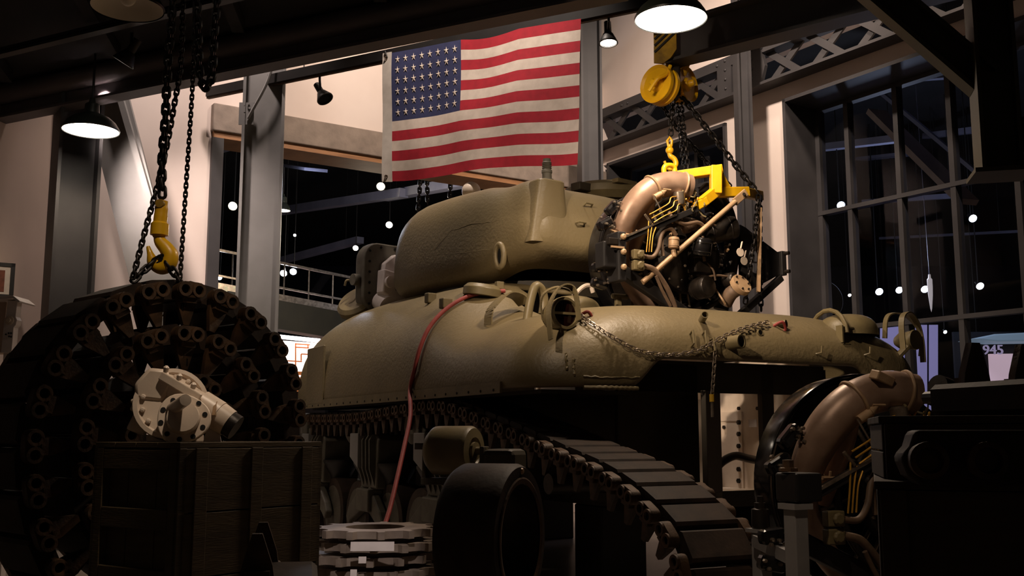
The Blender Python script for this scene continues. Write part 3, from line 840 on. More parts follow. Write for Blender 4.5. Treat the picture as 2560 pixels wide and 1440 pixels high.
# driver's hatch standing open
hc = TX(893, 752, -0.98); ha = V((-0.55, -0.35, 0.62)).normalized()
hd = MB().lathe([(0.0, 0.03), (0.16, 0.028), (0.19, 0.0), (0.19, -0.05), (0.16, -0.075), (0, -0.08)], hc, ha, 26)
hd = tpt('driver_hatch', hd, M_OLIVE2)
MB().tube(smooth_path([hc+ha*0.03+V((-.1, 0, .1)), hc+ha*0.07+V((-.06, 0, .12)), hc+ha*0.03+V((0, .0, .13))], 5), 0.01, 8).build('hatch_handle', M_OLIVE2, hd)
MB().cyl(TX(935, 785, -1.0), TX(948, 775, -1.0), 0.03, n=10).build('hatch_hinge', M_OLIVE2, hd)
tpt('welded_patch', MB().box((-HW+0.0, 3.72, ZB+0.24), (0.02, 0.44, 0.46)), M_OLIVE, smooth=0, bevel=0.006)

# ---- turret
TUC = V((-0.13, 2.42, 0)); TA = math.radians(12.5)
TUR = empty('turret', TUC, TA); TUR.parent = TANK; TUR['label'] = 'rounded cast turret with pistol port'
TUM = TM @ Matrix.Translation(TUC) @ Matrix.Rotation(TA, 4, 'Z'); TUI = TUM.inverted()
def UY(px, py, y):
    o = TUI @ CAM; d = TUI.to_3x3() @ ray(px, py); return o + d*((y-o.y)/d.y)
def UX(px, py, x):
    o = TUI @ CAM; d = TUI.to_3x3() @ ray(px, py); return o + d*((x-o.x)/d.x)
PLAN = [(0, .98), (.30, .97), (.55, .92), (.74, .78), (.85, .52), (.89, .2), (.88, -.15), (.85, -.5), (.815, -.72), (.775, -.84), (.72, -.915), (.6, -.955), (.35, -1.0), (0, -1.02)]
PL = PLAN + [(-x, y) for x, y in reversed(PLAN[1:-1])]
def plan_pts(k=6):
    n = len(PL); out = []
    for i in range(n):
        a, b, c, d = [V((*PL[(i+j-1) % n], 0)) for j in range(4)]
        for q in range(k):
            t = q/k; out.append(0.5*((2*b)+(c-a)*t+(2*a-5*b+4*c-d)*t*t+(3*b-a-3*c+d)*t**3))
    return out
pl = plan_pts()
TPROF = [(0.80, 1.86), (0.95, 1.90), (1.01, 1.97), (1.01, 2.08), (1.005, 2.2), (0.99, 2.32), (0.962, 2.42), (0.915, 2.50), (0.84, 2.562), (0.72, 2.598), (0.5, 2.615), (0.3, 2.622), (0.1, 2.624), (0.0, 2.624)]
tb = MB(); rr = []
for k, (sc_, z) in enumerate(TPROF):
    for p in pl:
        rear = sm(-0.35, -0.9, p.y) if p.y < -0.35 else 0.0
        rear = max(0, min(1, (-0.35-p.y)/0.5)); rear = rear*rear*(3-2*rear)
        zz = z + (0.10*rear if k < 3 else (0.05*rear if k < 5 else 0))
        corner = math.exp(-((p.x+0.77)**2 + (p.y+0.86)**2)/0.03)   # raised boss at the rear left corner
        s2 = sc_ + corner*(0.03 if k > 2 else 0.0)*(1 if k < 9 else 0) + (1-sc_)*corner*0.5*(1 if 4 < k < 10 else 0)
        fr_ = sm(0.5, 1.0, p.y); zz -= 0.03*fr_*(1 if k > 6 else 0)
        zz += corner*0.02*(1 if k > 5 else 0); zz -= 0.055*rear*(1 if 4 < k < 11 else 0)
        tb.v.append((p.x*s2, p.y*s2, zz))
nP = len(pl)
for j in range(len(TPROF)-1):
    for i in range(nP):
        q = (j*nP+i, j*nP+(i+1) % nP, (j+1)*nP+(i+1) % nP, (j+1)*nP+i)
        tb.f.append(q); tb.mi.append(0)
tv, tf_ = list(tb.v), list(tb.f)
tsh = tb.build('turret_shell', M_OLIVE, TUR, 60)
ss = tsh.modifiers.new('smooth', 'SUBSURF'); ss.levels = 1; ss.render_levels = 1
BVH_T = BVHTree.FromPolygons([V(v) for v in tv], tf_)
def thit(px, py):
    o = TUI @ CAM; d = (TUI.to_3x3() @ ray(px, py)).normalized()
    loc, nor, idx, dist = BVH_T.ray_cast(o, d)
    if loc is None: return None, None
    if nor.dot(d) > 0: nor = -nor
    return loc, nor
tpt('turret_ring', MB().lathe([(0.78, 1.80), (0.80, 1.80), (0.80, 1.90), (0.70, 1.90)], (0, 0, 0), (0, 0, 1), 48), M_DARKO, TUR)
# pistol port
l, nn_ = thit(1250, 640)
x_, y_, z_ = frame_from(nn_)
def oval(rx_, rz2, off, n=24): return [l + x_*(rx_*math.cos(2*pi*i/n)) + y_*(rz2*math.sin(2*pi*i/n)) + nn_*off for i in range(n)]
pp = MB().tube(oval(0.036, 0.078, 0.002), 0.02, 10, closed=True).build('pistol_port', M_OLIVE, TUR)
MB().prism([(0.032*math.cos(2*pi*i/20), 0.072*math.sin(2*pi*i/20)) for i in range(20)], l-nn_*0.02, x_, y_, nn_*0.022).build('port_plug', M_OLIVE2, pp)
MB().prism([(0.016*math.cos(2*pi*i/16), 0.05*math.sin(2*pi*i/16)) for i in range(16)], l+nn_*0.002, x_, y_, nn_*0.004).build('port_slot', M_DARKHOLE, pp)
# casting seams
for path in ([(1085, 625), (1130, 575), (1180, 560), (1230, 555), (1270, 543), (1300, 552)], [(1060, 640), (1130, 632), (1190, 628), (1230, 624)]):
    pts = []
    for a, b in zip(path, path[1:]):
        for i in range(6):
            l2, n2 = thit(a[0]+(b[0]-a[0])*i/6, a[1]+(b[1]-a[1])*i/6+random.uniform(-1.5, 1.5))
            if l2: pts.append(l2 - n2*0.002)
    tpt('casting_seam', MB().tube(pts, 0.0022, 6), M_OLIVE, TUR)
l2, n2 = thit(1383, 545); n2 = V((n2.x, n2.y, 0)).normalized(); t2 = V((0, 0, 1)).cross(n2)
rz2 = BVH_T.ray_cast(V((l2.x, l2.y, 4)) - n2*0.09, V((0, 0, -1)))[0].z
mb = MB()
def bossf(u, v):
    a = 2*pi*u; w = 0.105*(1+0.5*(1-v)); dpt = 0.085
    sx = math.copysign(abs(math.cos(a))**0.5, math.cos(a)); sy = math.copysign(abs(math.sin(a))**0.5, math.sin(a))
    return l2 - n2*0.075 + t2*(w*sx) + n2*(dpt*sy*(0.75+0.25*v)) + V((0, 0, (rz2+0.012-l2.z)*v - 0.16*(1-v)))
mb.grid(bossf, 32, 8, wrap=True); mb.f.append(tuple(range(8*32, 9*32))); mb.mi.append(0)
tpt('antenna_boss', mb, M_OLIVE, TUR, 50, 0.012)
# spotlight ball, antenna base, cupola hatch
p = UX(1178, 478, -0.42)
sb = tpt('ventilator_ball', MB().sphere(p, 0.072, 24, 16), M_WHITE, TUR)
MB().tube(smooth_path([p+V((0.05, -0.03, -0.05)), p+V((0.09, -0.05, -0.03)), p+V((0.16, -0.09, -0.035))], 6), [0.02]*7+[0.012]*6, 8).build('ball_lever', M_WHITE, sb)
p = UX(1363, 490, -0.66)
p = l2 - n2*0.07; z0 = rz2 + 0.01
pr = [(0.045, -0.06), (0.045, 0.01), (0.032, 0.015), (0.032, 0.05), (0.036, 0.055), (0.036, 0.07)]
for i in range(5): pr += [(0.033, 0.075+i*0.012), (0.027, 0.081+i*0.012)]
pr += [(0.026, 0.15), (0.0, 0.155)]
tpt('antenna_base', MB().lathe(pr, V((p.x, p.y, z0+0.005)), (0, 0, 1), 18), M_DOLIVE, TUR)
p = UX(1490, 480, 0.36)
cp = tpt('commander_hatch', MB().lathe([(0.30, -0.05), (0.34, 0.0), (0.335, 0.05), (0.28, 0.085), (0.15, 0.1), (0, 0.103)], V((p.x, p.y-0.1, 2.63)), (0, 0, 1), 40), M_OLIVE2, TUR)
MB().box(V((p.x-0.1, p.y-0.4, 2.69)), (0.2, 0.06, 0.03)).build('hatch_latch', M_OLIVE2, cp, 0)
MB().box(V((p.x-0.33, p.y-0.2, 2.65)), (0.16, 0.1, 0.06)).build('hatch_hinge', M_DARKO, cp, 0, 0.006)
for px, py in ((1450, 558), (1468, 516)):
    l2, n2 = thit(px, py)
    if l2: tpt('turret_eye', MB().tube([l2+V((-.035, 0, 0)), l2+V((-.03, 0, 0))+n2*0.03, l2+V((.03, 0, 0))+n2*0.03, l2+V((.035, 0, 0))], 0.007, 6), M_OLIVE2, TUR)
# gun mount pulled out of the turret front
GM = empty('gun_mount', (-0.04, 0.10, 0.02)); GM.parent = TUR; GM['label'] = 'gun mount drawn forward, white cradle'
gy = 1.42
def rrect(w, h, r, k=5):
    out = []
    for cx, cz, a0 in ((w-r, h-r, 0), (-w+r, h-r, pi/2), (-w+r, -h+r, pi), (w-r, -h+r, 1.5*pi)):
        for i in range(k+1): a = a0 + pi/2*i/k; out.append((cx+r*math.cos(a), cz+r*math.sin(a)))
    return out
gz = 2.16
MB().prism(rrect(0.52, 0.29, 0.13), (0, gy, gz), (1, 0, 0), (0, 0, 1), (0, 0.05, 0)).build('mantlet_plate', M_DOLIVE, GM, 30, 0.008)
MB().prism(rrect(0.50, 0.31, 0.15), (0, gy+0.05, gz), (1, 0, 0), (0, 0, 1), (0, 0.14, 0)).build('mantlet_shield', M_DOLIVE, GM, 30, 0.03)
for i in range(7):
    for x, z in ((-0.47, gz+0.22-0.09*i), (-0.36+0.14*i, gz+0.26)):
        if abs(z-gz) < 0.27: MB().lathe([(0.011, 0), (0.011, 0.004)], (x, gy-0.003, z), (0, -1, 0), 10).build('bolt_hole', M_DARKHOLE, GM, 0)
MB().prism([(-0.40, -0.1), (-0.36, 0.12), (-0.26, 0.2), (0.1, 0.2), (0.1, -0.2), (-0.2, -0.24), (-0.28, -0.24)], (0, gy-0.07, gz), (1, 0, 0), (0, 0, 1), (0, 0.07, 0)).build('cradle_casting', M_WHITE2, GM, 30, 0.012)
MB().prism([(-0.44, -0.15), (-0.43, 0.05), (-0.3, 0.03), (-0.24, -0.1), (-0.16, -0.28)], (0, gy-0.17, gz), (1, 0, 0), (0, 0, 1), (0, 0.11, 0)).build('trunnion_arm', M_WHITE2, GM, 30, 0.012)
MB().cyl((-0.38, gy-0.2, gz-0.06), (-0.38, gy-0.08, gz-0.06), 0.05, n=18).build('trunnion_cap', M_WHITE2, GM)
MB().tube(smooth_path([(-0.3, gy-0.14, gz-0.02), (-0.29, gy-0.16, gz+0.1), (-0.2, gy-0.17, gz+0.17), (-0.05, gy-0.17, gz+0.19)], 6), 0.014, 8).build('gun_cable', M_ALU, GM)
MB().box((-0.24, gy-0.22, gz-0.06), (0.16, 0.12, 0.13)).box((-0.31, gy-0.25, gz-0.05), (0.06, 0.06, 0.06)).build('firing_box', M_BLACK, GM, 0, 0.006)
MB().cyl((-0.36, gy-0.02, gz-0.2), (-0.36, gy-0.14, gz-0.26), 0.09, n=18).build('elevating_boss', M_WHITE2, GM)
MB().cyl((-0.56, gy+0.12, gz-0.02), (-0.5, gy+0.12, gz-0.02), 0.05, n=16).build('pivot_cap', M_DOLIVE, GM)
MB().cyl((0, gy+0.19, gz), (0, gy+0.6, gz), 0.11, 0.09, n=20).build('gun_sleeve', M_DOLIVE, GM)
# bracket that carries the mount
MB().bar((0.1, 0.7, gz-0.05), (0.1, gy, gz-0.05), 0.2, 0.12).build('mount_slide', M_DOLIVE, GM, 0)

# ================================================================== TRACKS AND SUSPENSION
PITCH_T = 0.152
def shoe_mesh():
    b = MB()
    hw, hl = 0.155, 0.069
    prof = [(-hl, -0.018), (-hl, 0.034), (-hl+0.012, 0.046), (hl-0.012, 0.046), (hl, 0.034), (hl, -0.018), (hl-0.015, -0.03), (-hl+0.015, -0.03)]
    b.prism([(p[0], p[1]) for p in prof], (-hw, 0, 0), (0, 1, 0), (0, 0, 1), (2*hw, 0, 0))
    b.cur = 1
    for sg in (-1, 1): b.cyl((-0.196, sg*0.047, 0), (0.196, sg*0.047, 0), 0.0155, n=10)
    return b.mesh('track_shoe', [M_RUBBER, M_TRACK], 35)
def connector_mesh(sg):
    """end connector with two pin eyes and the guide horn hanging inwards"""
    b = MB()
    o = 0.029; r = 0.031
    st_ = [(o + r*math.cos(a), r*math.sin(a)) for a in [-pi/2 + pi*i/7 for i in range(8)]] + [(-o + r*math.cos(a), r*math.sin(a)) for a in [pi/2 + pi*i/7 for i in range(8)]]
    b.prism(st_, (-0.02, 0, 0), (0, 1, 0), (0, 0, 1), (0.04, 0, 0))
    for y in (-o, o):
        b.lathe([(0.030, 0.018), (0.029, 0.03), (0.018, 0.03), (0.0165, 0.019)], (0, y, 0), (sg, 0, 0), 14, caps=False)
    b.prism([(-o*0.8, -0.031), (o*0.8, -0.031), (o*0.8, -0.022), (-o*0.8, -0.022)], (-0.026, 0, 0), (0, 1, 0), (0, 0, 1), (0.052, 0, 0))
    b.cur = 1
    for y in (-o, o): b.lathe([(0, 0.0205), (0.0175, 0.0205)], (0, y, 0), (sg, 0, 0), 12)
    b.cur = 0
    b.prism([(-0.042, -0.02), (0.042, -0.02), (0.036, -0.06), (0.014, -0.135), (-0.010, -0.135), (-0.036, -0.06)], (-sg*0.02-0.011, 0, 0), (0, 1, 0), (0, 0, 1), (0.022, 0, 0))
    b.prism([(-0.03, -0.02), (0.03, -0.02), (0.03, -0.05), (-0.03, -0.05)], (-sg*0.004-0.018, 0, 0), (0, 1, 0), (0, 0, 1), (0.036, 0, 0))
    return b.mesh('end_connector', [M_RUST, M_DARKHOLE], 40)
SHOE = shoe_mesh(); CONN = {1: connector_mesh(1), -1: connector_mesh(-1)}
def lay_track(root, pts, width, parent_first=None):
    """pts: path (local), width: axis along the track width; outward side = width x tangent"""
    pp = resample(pts, PITCH_T)
    for i in range(len(pp)-1):
        a, b = pp[i], pp[i+1]; t = (b-a).normalized(); x = width.normalized(); z = x.cross(t).normalized()
        M = Matrix(((x.x, t.x, z.x, 0), (x.y, t.y, z.y, 0), (x.z, t.z, z.z, 0), (0, 0, 0, 1))); M.translation = (a+b)/2
        s_ = inst('track_shoe', SHOE, root, M)
        if i+2 < len(pp): t2 = (pp[i+2]-a).normalized()
        else: t2 = t
        q = (M.to_3x3().inverted() @ t2)
        R = Matrix.Rotation(math.atan2(q.z, q.y), 4, 'X')
        for sg in (-1, 1):
            inst('end_connector', CONN[sg], s_, Matrix.Translation((sg*0.19, PITCH_T/2, 0)) @ R)

# left track of the tank, draped off the rear
TW = V((1, 0, 0))
tt = empty('tank_track', (1.40, 5.73, 0), math.radians(27.5))
tag(tt, 'open left track running under the hull and draped down behind it', 'track', 'steel and rubber tracks')
XT = -HW + 0.23
tp = []
for px, py, Yhint in ((760, 1046, 0), (830, 1046, 0), (900, 1042, 0), (1000, 1024, 0), (1080, 1014, 0), (1140, 1024, 0), (1215, 1056, 0), (1290, 1088, 0), (1350, 1117, 0), (1410, 1146, 0), (1470, 1172, 0), (1540, 1214, 0), (1600, 1264, 0), (1650, 1318, 0), (1685, 1372, 0), (1700, 1440, 0), (1706, 1520, 0), (1704, 1600, 0)):
    p = TX(px, py, XT-0.2); tp.append(V((XT, p.y, max(p.z, 0.06))))
lay_track(tt, smooth_path(tp, 12), V((-1, 0, 0)))

# rolled-up track standing on the floor at left, held by the hoist
axis_n = V((math.sin(math.radians(47)), -math.cos(math.radians(47)), 0))     # side face normal, towards the viewer
lp = V((axis_n.y, -axis_n.x, 0)) * -1                                          # loop plane direction (right and away)
rc = empty('rolled_track', P(60, 1200, 3.55)); rc.location.z = 0
tag(rc, 'rusty rolled-up tank track coil hanging from the left hoist hook', 'track', 'steel and rubber tracks')
c0 = V((0, 0, 0)) + lp*0.605 - axis_n*0.2
ZC = 0.87
def coil(R, gap, turns):
    pts = []; N = 90
    for i in range(int(N*turns)):
        a = -pi/2 + 0.3 - 2*pi*i/N           # from the bottom, round by the left limb
        r = R - gap*(i/N)
        x = r*math.cos(a); z = r*math.sin(a)
        zz = ZC + z if z > 0 else ZC + z*(0.80/0.632)
        pts.append(c0 + lp*x + V((0, 0, max(zz, 0.07))))
    return pts
lay_track(rc, coil(0.632, 0.172, 2.9), axis_n)

# suspension bogies
def bogie(yc):
    o = empty('bogie', (-HW+0.30, yc, 0)); o.parent = TANK
    w = 0.0
    # ribbed spring bracket
    def plate(x0, x1, pts): return MB().prism(pts, (x0, 0, 0), (0, 1, 0), (0, 0, 1), (x1-x0, 0, 0))
    br_ = [(-0.19, 0.34), (0.13, 0.34), (0.15, 0.50), (0.13, 0.66), (0.2, 0.78), (0.18, 0.84), (-0.14, 0.86), (-0.2, 0.83), (-0.22, 0.78), (-0.2, 0.5)]
    plate(-0.2, 0.1, [(-0.21, 0.48), (0.11, 0.48), (0.15, 0.82), (0.1, 0.86), (-0.2, 0.86), (-0.24, 0.82)]).build('spring_bracket', M_DOLIVE, o, 30, 0.012)
    for k in range(4):
        y = -0.18 + k*0.075
        MB().prism([(-0.2, 0.50), (-0.24, 0.62), (-0.245, 0.82), (-0.22, 0.86), (-0.19, 0.86), (-0.19, 0.5)], (0, y, 0), (1, 0, 0), (0, 0, 1), (0, 0.018, 0)).build('bracket_rib', M_DOLIVE, o, 30)
    MB().prism([(0.02, 0.62), (0.2, 0.70), (0.2, 0.87), (0.02, 0.87)], (-0.26, 0, 0), (0, 1, 0), (0, 0, 1), (0.06, 0, 0)).build('face_plate', M_GSTEEL, o, 0, 0.006)
    MB().box((-0.12, 0.30, 0.92), (0.2, 0.18, 0.12)).box((-0.14, 0.24, 0.82), (0.12, 0.1, 0.2), Euler((0.5, 0, 0)).to_matrix()).build('roller_bracket', M_DOLIVE, o, 0, 0.01)
    rl = MB().lathe([(0.05, -0.17), (0.105, -0.165), (0.125, -0.15), (0.125, 0.15), (0.105, 0.165), (0.05, 0.17)], (-0.02, 0.44, 0.92), (1, 0, 0), 24).build('return_roller', M_DOLIVE, o)
    for yy in (-0.30, 0.36):
        prof = [(0.15, 0.66)]
        for q in range(4): prof += [(0.15-q*0.018, 0.645-q*0.032), (0.142-q*0.018, 0.63-q*0.032)]
        prof += [(0.08, 0.50), (0.08, 0.44)]
        MB().lathe(prof[::-1], (-0.05, yy*0.72, 0), (0, 0, 1), 22).build('volute_spring', M_BLACK, o)
        wh = MB().lathe([(0.05, -0.1), (0.16, -0.09), (0.2, -0.10), (0.2, 0.1), (0.05, 0.1)], (-0.04, yy, 0.262), (1, 0, 0), 28).build('road_wheel', M_DOLIVE, o)
        MB().lathe([(0.2, -0.10), (0.255, -0.095), (0.258, -0.08), (0.258, 0.08), (0.255, 0.095), (0.2, 0.1)], (-0.04, yy, 0.262), (1, 0, 0), 32, close=True).build('tyre', M_RUBBER, o)
        s_ = 1 if yy > 0 else -1
        MB().prism([(0.02*s_, 0.44), (s_*0.08, 0.5), (yy, 0.33), (yy+0.05*s_, 0.26), (yy, 0.2), (yy-0.06*s_, 0.24), (0.03*s_, 0.34)], (-0.21, 0, 0), (0, 1, 0), (0, 0, 1), (0.06, 0, 0)).build('suspension_arm', M_DOLIVE, o, 0, 0.012)
    MB().box((-0.18, -0.02, 0.40), (0.12, 0.26, 0.16)).build('pivot_block', M_DOLIVE, o, 0, 0.012)
    return o
b1 = bogie(TX(915, 1200, -HW+0.1).y)
for px in (1085, ):
    b2 = copy_tree(b1, TANK); b2.location = (-HW+0.30, TX(px, 1200, -HW+0.1).y, 0)
b3 = copy_tree(b1, TANK); b3.location = (-HW+0.30, b1.location.y + 1.24, 0)
# idler at the rear of the left side
tpt('idler_axle', MB().cyl((-HW+0.05, 0.02, 0.62), (-0.7, 0.02, 0.62), 0.05, n=14).cyl((-0.86, 0.02, 0.62), (-0.8, 0.02, 0.62), 0.12, n=20), M_ENG2)
# jack stands that carry the lower hull
for yy in (0.75, 3.4):
    for sg in (-1, 1):
        o = MB().box((sg*0.55, yy, 0.23), (0.3, 0.3, 0.46)).build('support_block', M_BLACK, TANK, 0, 0.01)

# ================================================================== RADIAL ENGINE (built once, copied for the one on the stand)
ENG_LOC = P(1688, 640, 6.5); ENG_S = 0.8
EM = Matrix.Translation(ENG_LOC) @ Matrix.Rotation(math.radians(27.5), 4, 'Z'); EI = EM.inverted()
def EL(px, py, y):
    o = EI @ CAM; d = EI.to_3x3() @ ray(px, py); return (o + d*((y*ENG_S-o.y)/d.y))/ENG_S
def make_engine():
    E = empty('radial_engine')
    A = V((0, -1, 0))                                   # accessory side faces -y
    def pt(nm, mb, m, smooth=38, bevel=0.0, parent=None): return mb.build(nm, m, parent or E, smooth, bevel)
    def pol(r, deg, y): a = math.radians(deg); return V((r*math.cos(a), y, r*math.sin(a)))
    # fan shroud ring at the far end
    pt('fan_shroud', MB().lathe([(0.555, -0.20), (0.575, -0.18), (0.582, -0.06), (0.575, -0.02), (0.56, -0.01), (0.545, -0.03), (0.548, -0.18)], (0, 0.2, 0), A, 64, close=True), M_ENG)
    pt('shroud_lip', MB().tube([pol(0.575, i*360/64, 0.215) for i in range(64)], 0.012, 8, closed=True), M_ENG)
    pt('fan_disc', MB().lathe([(0.1, 0), (0.54, 0), (0.54, -0.02), (0.1, -0.02)], (0, 0.3, 0), A, 48, close=True), M_ENG2)
    pt('crankcase', MB().lathe([(0, 0.25), (0.2, 0.24), (0.24, 0.1), (0.25, -0.1), (0.2, -0.14), (0, -0.15)], (0, 0.05, 0), A, 40), M_ENG2)
    # nine finned cylinders with rocker boxes and push rod tubes
    cm = MB(); prof = [(0.075, 0.22)]
    for i in range(9): z = 0.25 + i*0.022; prof += [(0.072, z), (0.088, z+0.003), (0.088, z+0.009), (0.072, z+0.012)]
    prof += [(0.08, 0.455), (0.06, 0.475), (0, 0.48)]
    cm.lathe(prof, (0, 0, 0), (0, 0, 1), 20)
    cyl_me = cm.mesh('cylinder', M_ENG2, 30)
    rb = MB().box((-0.05, -0.03, 0.49), (0.05, 0.1, 0.055)).box((0.05, -0.03, 0.49), (0.05, 0.1, 0.055)).cyl((-0.05, -0.10, 0.49), (-0.05, -0.075, 0.49), 0.03, n=12).cyl((0.05, -0.10, 0.49), (0.05, -0.075, 0.49), 0.03, n=12).mesh('rocker_box', M_ENG, 35)
    pr = MB().cyl((-0.045, -0.08, 0.47), (-0.03, -0.09, 0.2), 0.011, n=8).cyl((0.045, -0.08, 0.47), (0.03, -0.09, 0.2), 0.011, n=8).mesh('push_rod_tube', M_ALU)
    nut = MB()
    for sx in (-0.05, 0.05):
        for k in range(4): nut.lathe([(0.008, 0), (0.007, 0.014), (0, 0.016)], (sx+0.022*math.cos(k*pi/2), -0.102, 0.49+0.022*math.sin(k*pi/2)), (0, -1, 0), 6)
    nut = nut.mesh('rocker_studs', M_ALU, 30)
    for i in range(9):
        R = Matrix.Rotation(math.radians(i*40 + 10), 4, 'Y') @ Matrix.Translation((0, 0.06, 0))
        c = inst('cylinder', cyl_me, E, R)
        inst('rocker_box', rb, c); inst('push_rod_tube', pr, c)
        n_ = inst('rocker_studs', nut, c); n_['kind'] = 'stuff'
    # accessory case
    pt('accessory_case', MB().lathe([(0.26, 0.0), (0.30, 0.03), (0.30, 0.1), (0.26, 0.14), (0.2, 0.17), (0.14, 0.2), (0, 0.205)], (0, -0.08, -0.02), A, 40), M_ENG2)
    cb = MB()
    for k in range(18):
        p = pol(0.285, k*20+5, -0.185) + V((0, 0, -0.02)); cb.lathe([(0.010, 0), (0.010, 0.012), (0.005, 0.014)], p, A, 6)
    o = pt('case_bolts', cb, M_ALU, 0); o['kind'] = 'stuff'
    # mount ring, box-section side mounts and the pierced bracket
    pt('mount_ring', MB().tube([pol(0.45, i*360/48, -0.17) for i in range(48)], 0.022, 10, closed=True), M_ENG2)
    mc = EL(1526, 640, -0.40)
    sm_ = pt('side_mount', MB().box(mc+V((-0.03, 0, 0)), (0.13, 0.12, 0.19)).box(mc+V((0.045, -0.01, -0.01)), (0.07, 0.16, 0.36)), M_BLACK, 0, 0.01)
    for z in (0.13, -0.09, 0.02):
        MB().lathe([(0.022, 0), (0.022, 0.015), (0.012, 0.024), (0, 0.025)], mc+V((0.05, -0.09, z)), A, 10).build('mount_bolt', M_TAN, sm_, 30)
    MB().box(mc+V((0.0, -0.095, 0.05)), (0.11, 0.012, 0.014)).build('mount_clip', M_TAN, sm_, 0)
    # lower oblique beam
    pt('oblique_beam', MB().bar(EL(1540, 668, -0.42), EL(1735, 800, -0.34), 0.06, 0.09), M_BLACK, 0, 0.008)
    # pierced triangular bracket on the right
    poly = [(0.50, 0.34), (0.56, 0.24), (0.92, 0.05), (0.92, -0.1), (0.56, -0.27), (0.50, -0.36)]
    hole = [(0.53+0.065*math.cos(2*pi*i/20), -0.01+0.095*math.sin(2*pi*i/20)) for i in range(20)]
    mb = MB(); y0, y1 = -0.2, -0.16
    # plate with a round window: quads between hole and outline
    def outl(a):
        c = V((0.64, -0.01, 0)); d = V((math.cos(a), math.sin(a), 0)); best = 9
        for i in range(len(poly)):
            p = V((*poly[i], 0)); q = V((*poly[(i+1) % len(poly)], 0)); e = q-p
            den = d.x*e.y - d.y*e.x
            if abs(den) < 1e-9: continue
            w = p-c; t = (w.x*e.y - w.y*e.x)/den; u = (w.x*d.y - w.y*d.x)/den
            if t > 0 and -1e-6 <= u <= 1+1e-6: best = min(best, t)
        return c + d*best
    N = 40; inn_, out_ = [], []
    for i in range(N):
        a = 2*pi*i/N; inn_.append((0.64+0.065*math.cos(a), -0.01+0.11*math.sin(a))); o_ = outl(a); out_.append((o_.x, o_.y))
    vs = [(x, y, z) for y in (y0, y1) for ring_ in (inn_, out_) for x, z in ring_]
    fs = []
    for i in range(N):
        j = (i+1) % N
        fs += [(i, j, N+j, N+i), (2*N+i, 3*N+i, 3*N+j, 2*N+j), (i, 2*N+i, 2*N+j, j), (N+i, N+j, 3*N+j, 3*N+i)]
    mb.add(vs, fs)
    bk = pt('mount_bracket', mb, M_BLACK, 30)
    MB().box((0.92, -0.18, -0.02), (0.05, 0.1, 0.2)).build('bracket_pad', M_BLACK, bk, 0, 0.006)
    for z in (0.06, -0.09):
        MB().lathe([(0.016, 0), (0.016, 0.05)], (0.925, -0.22, z), V((0.3, -1, 0)), 8).build('mount_bolt', M_ENG2, bk, 0)
    MB().bar((0.56, -0.19, -0.03), (0.72, -0.19, -0.03), 0.012, 0.012).build('bracket_rod', M_BLACK, bk, 0)
    pt('bracket_strut', MB().bar((0.42, -0.24, -0.48), (0.90, -0.2, -0.14), 0.05, 0.05), M_BLACK, 0)
    # exhaust: big left and right pipes with clamps, small lower pipe
    ex = smooth_path([EL(1650, 800, -.06), EL(1590, 735, -.12), EL(1556, 660, -.18), EL(1552, 590, -.26), EL(1580, 522, -.33), EL(1625, 475, -.37), EL(1678, 460, -.39), EL(1722, 468, -.41)], 8)
    n = len(ex); rad = [0.062 + 0.034*sm(0.3*n, 0.62*n, i) for i in range(n)]
    L = pt('exhaust_pipe', MB().tube(ex, rad, 22, cap=False), M_EXH, 60)
    MB().lathe([(0, 0), (0.09, 0)], ex[-1]-(ex[-1]-ex[-3]).normalized()*0.015, (ex[-1]-ex[-3]), 22).build('pipe_bore', M_DARKHOLE, L)
    def clamp(i, r, par):
        t = (ex[i+1]-ex[i-1]).normalized(); x, y, z = frame_from(t)
        c_ = MB().tube([ex[i]+x*(r*math.cos(2*pi*k/28))+y*(r*math.sin(2*pi*k/28)) for k in range(28)], 0.009, 8, closed=True).build('hose_clamp', M_TAN, par)
        q = ex[i] + V((0.04, -r*0.8, -0.02))
        MB().box(q, (0.05, 0.02, 0.02)).cyl(q+V((-0.03, -0.012, 0)), q+V((0.04, -0.012, 0)), 0.006, n=6)
    clamp(int(n*0.44), 0.083, L); clamp(int(n*0.72), 0.1, L); clamp(int(n*0.93), 0.1, L)
    for i, dx in ((int(n*0.44), 0.06), (int(n*0.72), 0.06)):
        q = ex[i] + V((dx, -0.075, -0.02))
        cb2 = MB().box(q, (0.045, 0.025, 0.018)).cyl(q+V((-0.03, -0.016, 0)), q+V((0.04, -0.016, 0)), 0.007, n=6).cyl(q+V((0.01, -0.005, -0.02)), q+V((0.01, -0.02, 0.03)), 0.007, n=6)
        cb2.build('clamp_bolt', M_TAN, L, 0)
    pt('exhaust_branch', MB().tube(smooth_path([EL(1625, 490, -.3), EL(1612, 545, -.25), EL(1590, 600, -.18), EL(1575, 640, -.12)], 6), 0.055, 16), M_EXH, 60)
    exr = smooth_path([V((0.36, -0.1, -0.42)), V((0.43, -0.14, -0.1)), V((0.44, -0.16, 0.15)), V((0.36, -0.2, 0.36)), V((0.22, -0.22, 0.47)), V((0.12, -0.24, 0.5))], 8)
    pt('exhaust_pipe', MB().tube(exr, 0.06, 20), M_ENG2, 60)
    # upper dark crossbar from the left mount
    cbm = pt('crossbar', MB().bar(EL(1548, 604, -0.47), EL(1742, 522, -0.47), 0.035, 0.045, up=V((0, 0, 1))), M_BLACK, 0, 0.004)
    MB().bar(EL(1549, 598, -0.49), EL(1690, 537, -0.49), 0.014, 0.014).build('worn_edge', M_ALU, cbm, 0)
    MB().box(EL(1530, 604, -0.47), (0.08, 0.05, 0.05)).build('shackle_lug', M_ENG2, cbm, 0, 0.006)
